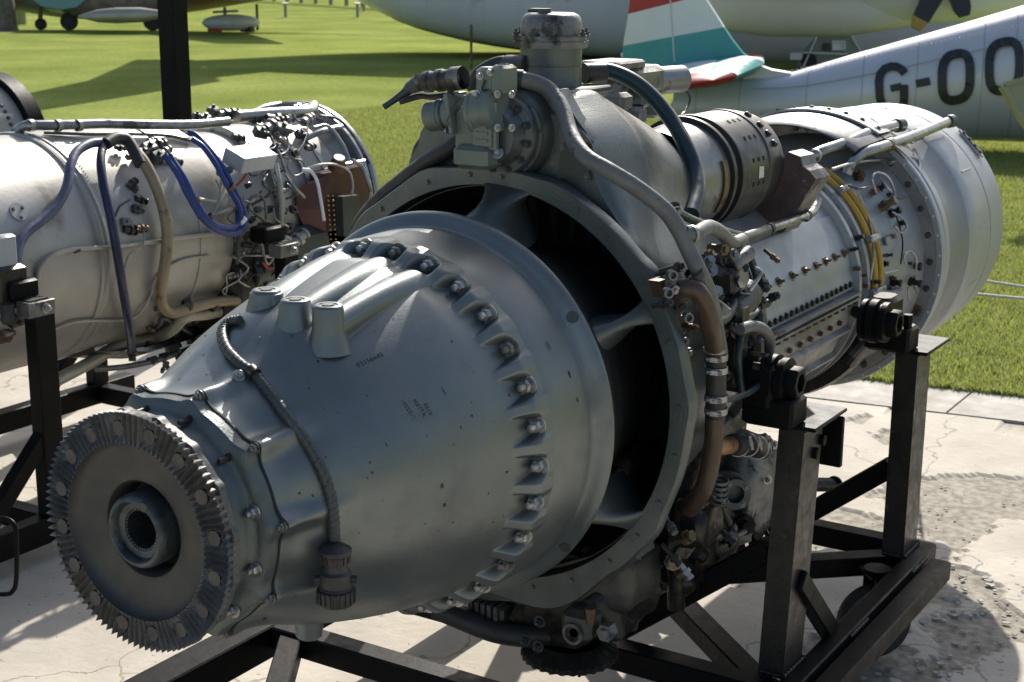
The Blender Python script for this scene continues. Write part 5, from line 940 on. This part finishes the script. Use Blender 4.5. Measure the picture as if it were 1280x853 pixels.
# front left fittings at the frame edge
m = MB(); m.box(at(6, 318, 1, 1.66), (.06, .03, .10), bev=.006); m.build('mount_block', greybox, e2)
m = MB(); m.box(at(10, 360, 1, 1.66), (.10, .05, .12), bev=.01); m.build('mount_housing', grime, e2)
m = MB(); m.lathe([(-.03, .018), (.0, .018), (.01, .02), (.02, .014)], at(10, 395, 1, 1.62), V(0, 0, -1), 14, True, True); m.build('hose_socket', rubberb, e2)
# stand of the second engine
s2 = thing('engine_stand', (1.8, CY, 0), 'low black steel stand under the silver turbojet, with a bent handle', 'engine stand')
s2p = s2
for sg in (-1, 1):
    y = CY+sg*.43
    beam((.2, y, .085), (2.35, y, .085), .05, .07, s2, blackp, 'side_rail')
    for x in (1.235, 2.2):
        m = MB(); m.box((x, y, .39), (.065, .045, .55), bev=.003); m.build('post', blackp, s2)
        m = MB(); m.box((x-.01, y-sg*.0, .675), (.085, .05, .04), bev=.002); m.build('post_socket', castw, s2)
        m = MB(); m.box((x-.01, y, .6965), (.06, .03, .004)); m.build('socket_opening', dark, s2)
        put('socket_bolt', 'cnut', None, castw, V(x, y+sg*.026, .675), (0, sg, 0), s2, 1.2)
        m = MB(); m.box((x-.02, y-sg*.055, .72), (.09, .07, .05), bev=.006); m.build('mount_arm', blackp, s2)
        beam((x, y, .35), (x-.26, y, .10), .035, .045, s2, blackp, 'brace')
for x in (.4, 1.235, 2.2): beam((x, CY-.405, .085), (x, CY+.405, .085), .05, .06, s2, blackp, 'crossbeam')
# bent handle in front of the stand
hb = V(1.06, 1.62-.0, 0)
p1_, p2_ = at(-20, 648, 0, .86), at(12, 647, 0, .86)
m = MB(); m.tube([at(x, y, 0, .80) for x, y in ((-40, 648), (-5, 648), (8, 649), (17, 655), (20, 668), (21, 700), (20, 728), (16, 739), (6, 743), (-40, 742))], .0055, 12, 5); m.build('handle', blackp, s2)
beam(at(-42, 695, 0, .80), V(.9, 1.60, .09), .03, .03, s2, blackp, 'handle_bar')

# ================================================================== THIRD ENGINE (only its black end ring shows)
e3 = thing('turbojet_engine', (2.4, 3.9, 0), 'engine with a wide black end ring, cut by the left edge behind the silver turbojet', 'engine')
def l3(name, prof, mt_): m = MB(); m.lathe(prof, (0, 3.9, .755), (1, 0, 0), 96); return m.build(name, mt_, e3)
l3('end_ring', [(2.97, .288), (2.97, .308), (2.975, .313), (3.05, .313), (3.055, .308), (3.055, .288), (3.02, .28), (2.98, .27)], blackp)
l3('riveted_barrel', [(1.6, 0), (1.6, .25), (1.8, .285), (2.93, .282), (2.968, .286)], silver)
for k in range(44): put('barrel_screw', 'fbolt', None, castd, V(2.90, 3.9-.283*math.cos(R(-60+6*k)), .755+.283*math.sin(R(-60+6*k))), ed(-60+6*k), e3)
for x in (1.9, 2.7):
    for sg in (-1, 1): m = MB(); m.box((x, 3.9+sg*.3, .36), (.06, .06, .72), bev=.003); m.build('stand_leg', blackp, e3)
    m = MB(); m.box((x, 3.9, .42), (.06, .66, .05), bev=.003); m.build('stand_crossbar', blackp, e3)

# ================================================================== POST, ROPE, STAKE, SIGN
pb = at(222, 150, 1, 2.98); px0 = pb[0]
m = MB(); m.box((px0, 2.98, 1.6), (.085, .085, 3.2), bev=.004); o = m.build('steel_post', blackp); tag(o, 'tall square black steel post standing behind the silver turbojet', 'post')
m = MB(); m.box((px0, 2.98, .006), (.2, .2, .012)); 
sg_base = at(1137, 545, 2, 0); sp_ = thing('sign_stake', tuple(sg_base), 'thin stake with a small board, hidden behind the exhaust, throwing a shadow on the slab', 'sign')
m = MB(); m.cyl(sg_base, sg_base+V(0, 0, .80), .006, seg=8); m.build('stake', blackp, sp_)
m = MB(); m.box(sg_base+V(-.02, 0, .76), (.012, .15, .12), (unit(V(.6, .1, .8)), V(0, 1, 0), unit(V(-.8, 0, .6))), .002); m.build('board', blackp, sp_)
# rope barrier on the lawn
for i, (a, b_) in enumerate((((1180, 358), (1300, 370)), ((1180, 338), (1300, 357)))):
    p, q = at(*a, 2, .0), at(*b_, 2, .0)
    z = .16 if i == 0 else .30; p, q = dep(*a, 6.6+i*.8), dep(*b_, 6.1+i*.8); d_ = q-p
    if i == 0: rb = thing('rope_barrier', (p[0], p[1], 0), 'two white ropes strung across the grass at the right edge', 'rope')
    m = MB(); P0_ = p-d_*1.5; Q0_ = q+d_*1.0
    m.tube([P0_, P0_+(Q0_-P0_)*.25+V(0, 0, -.015), P0_+(Q0_-P0_)*.5+V(0, 0, -.02), P0_+(Q0_-P0_)*.75+V(0, 0, -.015), Q0_], .0065, 8); m.build('rope', ropem, rb)
    if i == 0: ends = (P0_, Q0_)
for e_ in ends: m = MB(); m.cyl((e_[0], e_[1], 0), (e_[0], e_[1], e_[2]+.3), .015, seg=10); m.build('rope_stake', blackp, rb)

# ================================================================== AIRCRAFT ON THE LAWN
def basis(A, B, up=(0, 0, 1)):     # unit axis A->B, a vertical-ish v and a sideways w
    u = unit(B-A); w = unit(np.cross(u, up)); v = np.cross(w, u); return u, v, w
def spw(x, e): return math.copysign(abs(x)**e, x)
def fuselage(stations, seg=48, e=1.):    # (centre, ry, rz, w, v)
    P = [[c+w*spw(math.cos(a), e)*ry+v*spw(math.sin(a), e)*rz for a in np.linspace(0, TAU, seg+1)[:-1]] for c, ry, rz, w, v in stations]
    m = MB(); m.grid(P, False, True); m.f.append(tuple(range(seg))); m.f.append(tuple(range(len(m.v)-seg, len(m.v)))); return m
# --- silver aircraft with the lettering
FA = dep(1280, 92, 12.6); FB = dep(900, 137, 13.3); u, v, w = basis(FB, FA)   # u towards the nose
if np.dot(w, CF) > 0: w = -w
def fpt(px, py, wo=0.):           # point in the aircraft's centre plane seen at a pixel
    g_ = ray(px, py); t_ = np.dot(FB+w*wo-CO, w)/np.dot(g_, w); return CO+g_*t_
ga = thing('silver_aircraft', (FA[0], FA[1], 0), 'silver propeller aircraft tail marked G-OO with red, white and teal fin', 'aircraft')
prof_ = [(845, 100, 168), (880, 99, 168), (935, 96, 170), (975, 93, 171), (1010, 84, 172), (1060, 69, 173), (1120, 52, 174), (1200, 29, 175), (1280, 5, 177), (1400, -30, 182), (1600, -80, 200)]
stn = []
for px, yt, yb in prof_:
    a, b_ = fpt(px, yt), fpt(px, yb); c = (a+b_)/2; rz = np.linalg.norm(a-b_)/2; stn.append((c, rz*.82, rz, w, unit(a-b_)))
stc = stn
# densify
def dens(st_, n=6):
    A_ = [np.concatenate([s[0], [s[1], s[2]]]) for s in st_]; Q = spline(A_, n); return [(q[:3], q[3], q[4], w, unit(st_[0][4])) for q in Q]
stn2 = dens([(s[0], s[1], s[2], s[3], V(0, 0, 1)) for s in stn]); fuselage(stn2, 56).build('fuselage', fus, ga, 60)
def skin(px, py, lift=.004):      # front surface of the fuselage at a pixel
    p = fpt(px, py); best = min(stn2, key=lambda s: abs(np.dot(s[0]-p, u))); c, ry, rz = best[0], best[1], best[2]
    g_ = ray(px, py); oy, oz = np.dot(CO-c, w)/ry, (CO-c)[2]/rz; gy_, gz_ = np.dot(g_, w)/ry, g_[2]/rz
    a = gy_**2+gz_**2; b_ = oy*gy_+oz*gz_; c_ = oy*oy+oz*oz-1; D = b_*b_-a*c_; t_ = (-b_-math.sqrt(max(0, D)))/a; return CO+g_*(t_-lift)
def stroke(pts, wd, name, closed=False):      # lettering stroke of width wd laid on the skin
    n = len(pts); L_, R_ = [], []
    for i in range(n):
        a = np.array(pts[(i-1) % n if closed else max(i-1, 0)], float); b_ = np.array(pts[(i+1) % n if closed else min(i+1, n-1)], float); d = unit(b_-a); nn = V(-d[1], d[0])
        L_.append(skin(*(np.array(pts[i])+nn*wd/2), .02)); R_.append(skin(*(np.array(pts[i])-nn*wd/2), .02))
    m = MB(); m.grid([L_, R_], False, closed); return m
def oval(cx_, cy_, w_, h_, sl, n=40):
    out = []
    for k in range(n):
        a = TAU*k/n; x = w_/2*np.sign(math.cos(a))*abs(math.cos(a))**.75; y = h_/2*np.sign(math.sin(a))*abs(math.sin(a))**.62; out.append((cx_+x, cy_+y+sl*x))
    return out
for i, (cx_, cy_, w_, h_) in enumerate(((1195, 96.5, 35, 58), (1255.5, 83, 38, 61))): stroke(oval(cx_, cy_, w_, h_, -.18), 11.5, 'letter_o', True).build('letter_o', ink, ga, smooth=False)
Gp = [(1131, 92), (1127, 87), (1121, 83.5), (1114, 83), (1106, 86), (1100, 93), (1098.5, 102), (1099, 112), (1100, 124), (1104, 134), (1112, 139), (1122, 139), (1129, 134), (1130, 124), (1130, 114), (1130, 106)]
stroke(Gp, 10.5, 'letter_g').build('letter_g', ink, ga, smooth=False); stroke([(1113, 111), (1120, 109.5), (1127, 108)], 9, 'b').build('letter_g_bar', ink, ga, smooth=False)
stroke([(1145, 105), (1153, 103.5), (1162.5, 101.5)], 10, 'd').build('dash_mark', ink, ga, smooth=False)
def frame_line(px, a0=25, a1=155, wd=.010):
    p = fpt(px, 130); b_ = min(stn2, key=lambda q_: abs(np.dot(q_[0]-p, u))); m = MB(); m.grid([[b_[0]+u*dx+w*math.sin(R(a))*b_[1]*1.0035+V(0, 0, 1)*math.cos(R(a))*b_[2]*1.0035 for a in np.linspace(a0, a1, 24)] for dx in (-wd/2, wd/2)]); m.build('panel_seam', fus_seam, ga, 60)
fus_seam = G('panel_seam_grey', (.40, .41, .43), (.46, .47, .49), .2, .5, 6, 0)
for px in (872, 925, 1010, 1078, 1142, 1225, 1262): frame_line(px)
m = MB(); m.tube([skin(x, y, .012) for x, y in ((940, 112), (1000, 108), (1060, 98), (1130, 84), (1200, 68), (1280, 50))], .004, 6); m.build('stringer_seam', fus_seam, ga)
m = MB()
for i_ in range(60):
    p = skin(930+6*i_, 100+30*math.sin(i_*.03)*0-(i_*1.18), .008); m.box(p, (.010, .010, .006))
o = m.build('rivet_row', fus_seam, ga); o['kind'] = 'stuff'
# fin, in painted bands
def fin_band(poly, th, mt_, name):
    Q = [fpt(x, y) for x, y in poly]; m = MB(); m.prism([q-w*th/2 for q in Q], w*th); return m.build(name, mt_, ga, smooth=False)
fin_band(((780, 57), (905.5, 34), (916, 50), (929, 66), (943, 77), (975, 94), (975, 104), (860, 104), (840, 98), (779, 78)), .10, tteal, 'fin_teal_band')
fin_band(((786.5, 17.5), (880, -6), (905.5, 34), (780, 57)), .098, twhite, 'fin_white_band')
fin_band(((786.5, 17.5), (791, -20), (797, -80), (812, -96), (838, -90), (858, -52), (880, -6)), .096, tred, 'fin_red_band')
m = MB(); a, b_ = fpt(838, 0, .052), fpt(843, 78, .052); m.bar(a, b_, .012, .004, w, 0); m.build('rudder_hinge_line', fus, ga)
m = MB(); q = fpt(783, 74); m.box(q, (.07, .07, .10)); m.build('rudder_tab', twhite, ga)
# fillet of the fin
fin_band(((930, 70), (946, 80), (965, 87), (990, 91), (990, 100), (930, 100)), .13, fus, 'fin_fillet')
# tailplane towards and away from the viewer
def wing(root, tip, cr, ct, th, mt_, name, parent, chd): 
    P = []
    for t_ in np.linspace(0, 1, 9):
        c = root+(tip-root)*t_; ch = cr+(ct-cr)*t_; hh = th*(1-.6*t_)*(1 if t_ < .99 else .3); row = []
        for k in range(20):
            a = TAU*k/20; row.append(c+chd*(math.cos(a)*ch/2)+V(0, 0, 1)*math.sin(a)*hh/2*(1+.4*math.cos(a)))
        P.append(row)
    m = MB(); m.grid(P, False, True); m.f.append(tuple(range(20))); m.f.append(tuple(range(len(m.v)-20, len(m.v)))); return m.build(name, mt_, parent, 50)
tpr = fpt(885, 89); 
wing(tpr+w*.06, tpr+w*1.25, .95, .80, .20, tteal, 'tailplane', ga, u); wing(tpr+w*.25+V(0, 0, .062)-u*.12, tpr+w*1.24+V(0, 0, .045)-u*.1, .60, .5, .08, twhite, 'tailplane_top', ga, u); wing(tpr+w*1.25, tpr+w*1.5, .80, .5, .12, tred, 'tailplane_tip', ga, u)
q = fpt(955, 77); wing(tpr-w*.1, tpr-w*1.3, .95, .7, .13, twhite, 'tailplane', ga, u); wing(tpr-w*1.3, tpr-w*1.9, .7, .45, .10, tred, 'tailplane_tip', ga, u)
m = MB(); tl = stn[1][0]; m.lathe([(-.04, .06), (-.05, .10), (-.03, .13), (.03, .13), (.05, .10), (.04, .06)], (tl[0], tl[1], .13), tuple(w), 24, True, True); m.cyl((tl[0], tl[1], .13), (tl[0], tl[1], tl[2]), .03, seg=10); m.build('tail_wheel', tyre, ga)
# --- khaki wing tip at the right edge
q = [dep(x, y, 9.4) for x, y in ((1254, 107), (1290, 96), (1420, 92), (1420, 330), (1330, 215), (1281, 152))]; kt = thing('khaki_wing', (q[3][0], q[3][1], 0), 'pale khaki wing tip poking in at the right edge before the silver aircraft', 'aircraft wing')
nn = unit(np.cross(q[1]-q[0], q[-1]-q[0])); nn = nn if np.dot(nn, CF) > 0 else -nn
m = MB(); m.prism(q, nn*.10); m.build('wing_skin', khaki, kt, smooth=False); m = MB(); m.bar(q[0]-nn*.004, q[-1]-nn*.004, .03, .012, tuple(nn), 0); m.bar(q[0]-nn*.004, q[1]-nn*.004, .03, .012, tuple(nn), 0); m.build('wing_edge', khaki, kt)
m = MB(); qb = q[3]; m.cyl((qb[0], qb[1], 0), (qb[0], qb[1], qb[2]+.3), .05, seg=10); m.build('wing_support', blackp, kt)
# --- big grey airliner behind
al = thing('airliner', tuple(dep(900, 90, 27)*V(1, 1, 0)), 'long grey transport aircraft with olive belly stripe across the top of the picture', 'aircraft')
A0 = [(300, -120, .12, 25.5), (380, -100, .62, 25.5), (440, -86, 1.05, 25.4), (505, -74, 1.32, 25.3), (560, -66, 1.42, 25.1), (620, -62, 1.52, 25), (700, -58, 1.60, 25), (800, -52, 1.62, 25), (950, -44, 1.64, 25), (1200, -36, 1.65, 25), (1500, -34, 1.65, 25), (1900, -30, 1.5, 25.5), (2100, -30, .8, 25.8), (2160, -30, .3, 26)]
st3 = []
for px, py, r, d_ in A0: st3.append((dep(px, py, d_), r, r, None, None))
u3, v3, w3 = basis(dep(600, -44, 25), dep(1500, -34, 25)); 
if np.dot(w3, CF) > 0: w3 = -w3
Q = spline([np.concatenate([s[0], [s[1]]]) for s in st3], 5); st3 = [(q[:3], q[3], q[3], w3, V(0, 0, 1)) for q in Q]
def partfus(st_, a0, a1, mt_, name, lift=1.0, n=30): P = [[c+w_*spw(math.cos(a), .55)*ry*lift+v_*spw(math.sin(a), .55)*rz*lift for a in np.linspace(R(a0), R(a1), n)] for c, ry, rz, w_, v_ in st_]; m = MB(); m.grid(P); return m.build(name, mt_, al, 60)
fuselage(st3, 96, .55).build('fuselage', fus2, al, 60)
partfus(st3[8:-12], -62, -38, fus3, 'pale_lower_stripe', 1.002); partfus(st3[14:], -110, -70, oliv2, 'olive_belly', 1.004)
for i in range(6, len(st3)-10, 3): c, ry, rz, w_, v_ = st3[i]; m = MB(); m.grid([[c+u3*dx+w_*spw(math.cos(a), .55)*ry*1.003+v_*spw(math.sin(a), .55)*rz*1.003 for a in np.linspace(R(-80), R(80), 24)] for dx in (-.008, .008)]); m.build('panel_seam', fus3, al)
m = MB(); m.prism([V(*dep(370, -100, 25.4)[:2], 2.5), V(*dep(470, -100, 25.2)[:2], 2.6), V(*dep(415, -100, 25.4)[:2], 4.9), V(*dep(380, -100, 25.4)[:2], 4.9)], w3*.22); m.build('fin', fus2, al, smooth=False)
tp_ = V(*dep(400, -100, 25.4)[:2], 4.8)
for s_ in (-1, 1): wing(tp_, tp_+w3*4.2*s_-u3*.8, 1.7, .9, .25, fus2, 'tailplane', al, u3)
# engine nacelle under the wing, propeller
na, nb = dep(700, -2, 20.5), dep(1150, -14, 19.8); ux = unit(nb-na); Ln = np.linalg.norm(nb-na); m = MB(); pf = [(0, .02), (.25, .16), (.8, .34), (1.6, .44), (2.6, .48), (3.4, .45), (4.2, .34), (4.7, .14)]
nc = dep(790, -10, 20.5)
m.lathe([(x, r) for x, r in pf], dep(880, -8, 20.5), ux, 40); m.build('nacelle_fairing', fus3, al, 60)
m = MB(); m.lathe([(0, .10), (.4, .33), (1.2, .40), (2.2, .36), (3.0, .20), (3.3, .05)], dep(850, 3, 20.3), unit(dep(1000, 12, 20.2)-dep(850, 6, 20.3)), 36); m.build('nacelle_scoop', fus2, al, 60)
wing(dep(1000, -60, 24), dep(1000, -70, 15), 3.0, 2.2, .35, fus2, 'main_wing', al, u3)
hb_ = dep(1190, -45, 19.5); m = MB(); m.lathe([(-.3, .3), (0, .32), (.3, .25), (.5, .08)], hb_, ux, 28, True, True); m.build('propeller_hub', fus2, al)
for (x, y, yy_) in ((1146, 36, True), (1207, 20, False), (1240, -120, False), (1130, -110, False)):
    tip = dep(x, y, 19.5); d_ = tip-hb_; s_ = unit(np.cross(d_, CF)); m = MB(); m.prism([hb_+d_*.1-s_*.08, hb_+d_*.45-s_*.15, hb_+d_*.86-s_*.12, hb_+d_*.86+s_*.10, hb_+d_*.45+s_*.12, hb_+d_*.1+s_*.08], CF*.05); bl = m.build('propeller_blade', ink, al, smooth=False)
    m = MB(); m.prism([hb_+d_*.86-s_*.12, hb_+d_*1.0-s_*.07, hb_+d_*1.0+s_*.06, hb_+d_*.86+s_*.10], CF*.05); m.build('blade_tip', yellow if yy_ else ink, bl, smooth=False)
m = MB(); 
for c in (V(*dep(700, 66, 24.6)),): m.cyl((c[0]+6, c[1]-2, .0), (c[0]+6, c[1]-2, 1), .12, seg=10)
m.build('gear_leg', fus2, al)
sa = at(589, 86, 2, 0); m = MB(); m.cyl(sa, (sa[0], sa[1], .62), .02, seg=8); m.build('support_stake', rusty, al)
# hatch marking (grey-green panel with a window) drawn as a shallow equipment cart standing under the airliner
ca0 = dep(1036, 84, 22.5); gc = thing('ground_cart', (ca0[0], ca0[1], 0), 'grey-green service cart with a sloped cab beneath the airliner', 'cart')
def cpt(x, y, d_=22.5): return dep(x, y, d_)
m = MB(); m.prism([cpt(x, y) for x, y in ((1004, 84), (1012, 62), (1022, 44), (1064, 44), (1074, 62), (1076, 90), (1004, 90))], CF*.9); m.build('cab', G('cart_paint', (.20, .25, .235), (.24, .29, .27), 0, .5, 2, 0), gc, smooth=False)
for poly, mt_ in ((((1030, 54), (1036, 54), (1036, 63), (1030, 63)), ink), (((1040, 52), (1056, 52), (1056, 63), (1040, 63)), fus3), (((988, 66), (1003, 66), (1003, 75), (988, 75)), fus3)): m = MB(); m.prism([cpt(x, y, 22.44) for x, y in poly], CF*.03); m.build('cart_panel', mt_, gc, smooth=False)
m = MB()
for a, b_ in (((1004, 84), (1022, 44)), ((1022, 44), (1064, 44)), ((1064, 44), (1076, 64)), ((1040, 52), (1056, 52)), ((1056, 52), (1056, 63)), ((1004, 66), (1060, 68))): m.bar(cpt(*a, 22.42), cpt(*b_, 22.42), .02, .02, tuple(CF), 0)
m.build('cart_frame', fus3, gc)
cb = cpt(1000, 84); m = MB()
for dx in (-.3, .3, 1.0): m = MB(); m.lathe([(-.04, .08), (-.05, .11), (.05, .11), (.04, .08)], (ca0[0]+u3[0]*dx, ca0[1]+u3[1]*dx, .11), tuple(w3), 20, True, True); m.build('cart_wheel', tyre, gc)

# --- far left: camouflaged jet, drop tank, fence, tree
jet = thing('fighter_jet', tuple(at(190, 36, 2, 0)), 'camouflaged fighter jet parked far off at the top left', 'fighter jet')
jd = 33.
J = [(-60, 0, .35), (20, -2, .8), (90, 2, 1.05), (150, 2, 1.0), (220, -1, .9), (300, -9, .7), (380, -16, .35), (450, -22, .12)]
ju, jv, jw = basis(dep(0, 0, jd), dep(300, -8, jd)); jw = -jw if np.dot(jw, CF) > 0 else jw
Q = spline([np.concatenate([dep(x, y, jd), [r]]) for x, y, r in J], 5); fuselage([(q[:3], q[3]*.35, q[3]*.35, jw, V(0, 0, 1)) for q in Q], 32).build('fuselage', camo, jet, 60)
m = MB(); m.lathe([(0, .30), (.3, .34), (1.2, .32), (2.0, .2)], dep(90, 3, jd-.6), tuple(ju), 28, True, True); m.build('air_intake', bark, jet)
m = MB(); m.prism([dep(x, y, jd-1) for x, y in ((35, -4), (110, -4), (96, 9), (78, 12), (52, 8))], CF*.5); m.build('tail_cone', tealj, jet, smooth=False)
m = MB(); m.prism([dep(190, -6, jd), dep(300, 1, jd-4), dep(380, -2, jd-4), dep(330, -10, jd)], V(0, 0, .12)); m.build('wing', camo, jet, smooth=False)
m = MB(); m.lathe([(0, .02), (.4, .13), (.8, .16), (1.3, .15), (1.9, .04)], dep(98, 21, jd-1.5), tuple(ju), 24); m.build('belly_tank', silver, jet)
for x, y, r in ((191, 27, .20), (86, 20, .18), (50, 14, .12)): m = MB(); q = dep(x, y, jd-.5); m.lathe([(-.07, r*.7), (-.09, r*.9), (-.05, r), (.05, r), (.09, r*.9), (.07, r*.7)], (q[0], q[1], r), tuple(jw), 24, True, True); m.build('wheel', tyre, jet); m = MB(); m.cyl((q[0], q[1], r), (q[0], q[1], .9), .05, seg=8); m.build('gear_leg', camo, jet)
for x in (23, 30): q = at(x, 31, 2, 0); m = MB(); m.cyl(q, q+V(0, 0, .6), .06, seg=8); m.build('support_leg', khaki, jet)
q = at(287, 40, 2, 0); dt = thing('drop_tank', tuple(q), 'pale grey drop tank lying on a low trolley near the far jet', 'fuel tank')
m = MB(); L0 = dep(252, 29, np.dot(q-CO, CF)); L1 = dep(325, 28, np.dot(q-CO, CF)); d_ = unit(L1-L0); ll = np.linalg.norm(L1-L0); m.lathe([(ll*t_, .17*math.sin(PI*min(1, max(0, t_)))**.45+.004) for t_ in np.linspace(0, 1, 20)], L0, tuple(d_), 28, True, True); m.build('tank_shell', tankp, dt)
for t_ in (.22, .78): m = MB(); c = L0+d_*ll*t_; m.box((c[0], c[1], c[2]/2-.04), (.12, .3, max(.05, c[2]-.08))); m.build('trolley_block', redp if t_ < .5 else studm, dt)
m = MB(); m.bar(L0+d_*.25+V(0, 0, .22), L1-d_*.45+V(0, 0, .24), .06, .05); m.bar(L0+d_*.5+V(0, 0, .15), L0+d_*.5+V(0, 0, .32), .05, .05, (1, 0, 0)); m.build('tank_pylon', camo, dt)
m = MB(); c = at(322, 38, 2, 0); m.cyl(c, c+V(0, 0, .55), .03, seg=8); m.build('end_stand', studm, dt)
fe = thing('perimeter_fence', tuple(at(400, 12, 2, 0)), 'long grey wire fence along the far edge of the lawn', 'fence')
fA, fB = at(300, -3, 2, 0), at(470, 16, 2, 0); fa = dep(240, 6, 62)*V(1, 1, 0); fb = dep(520, 16, 46)*V(1, 1, 0)
nf = 16
for k in range(nf+1): p = fa+(fb-fa)*k/nf; m = MB(); m.box((p[0], p[1], .75), (.09, .09, 1.5)); m.build('fence_post', fencem, fe)
for z in (.25, .6, .95, 1.3): m = MB(); m.bar(fa+V(0, 0, z), fb+V(0, 0, z), .02, .05 if z == 1.3 else .03); m.build('fence_rail', fencem, fe)
nw = 300; m = MB()
for k in range(nw): p = fa+(fb-fa)*(k+.5)/nw; m.box((p[0], p[1], .78), (.014, .014, 1.1))
o = m.build('fence_wires', fencem, fe); o['kind'] = 'stuff'
tb = at(3, 38, 2, 0); tr_ = thing('tree', tuple(tb), 'grey-brown tree trunk at the far left edge', 'tree')
m = MB(); m.tube([tb-V(0, 0, .1), tb+V(.05, .02, .6), tb+V(.0, .1, 1.6), tb+V(.1, .0, 3.2), tb+V(.0, .2, 5.2)], lambda t_: .30*(1-t_*.6)+.12*math.exp(-t_*25), 16, 5); 
for k in range(7): a = k*2.4; b0 = tb+V(0, .1, 2.6+.35*k); m.tube([b0, b0+V(math.cos(a)*.8, math.sin(a)*.8, .7), b0+V(math.cos(a)*1.7, math.sin(a)*1.7, 1.1)], lambda t_: .09*(1-.7*t_), 8, 3)
m.build('trunk', bark, tr_, 60)
n = 5000; r_ = np.random.default_rng(5); cl = r_.normal(size=(60, 3)); cl /= np.linalg.norm(cl, axis=1)[:, None]; cl = cl*np.array([2.0, 2.0, 1.5])*r_.random((60, 1))**.4+np.array([tb[0], tb[1], 5.0])
cs = cl[r_.integers(0, 60, n)]+r_.normal(size=(n, 3))*.38; P = cs[:, None, :]+r_.normal(size=(n, 3, 3))*.09
m = MB(); m.v = [tuple(p) for p in P.reshape(-1, 3)]; m.f = [(3*i, 3*i+1, 3*i+2) for i in range(n)]; m.build('crown', leafm, tr_, smooth=False, fixn=False)
for i, (px_, py_) in enumerate(((357, 22), (447, 22), (455, 14))): q = at(px_, py_, 2, 0); m = MB(); m.cyl(q, q+V(0, 0, .35), .04, seg=8); m.bar(q+V(-.1, -.1, .35), q+V(.1, .1, .37), .16, .03); o = m.build('lawn_sign', fencem); tag(o, ('small low sign on the lawn, leftmost of three near the fence', 'small low sign on the lawn, middle one of three near the fence', 'small low sign on the lawn, rightmost of three near the fence')[i], 'sign', 'low signs on the lawn')
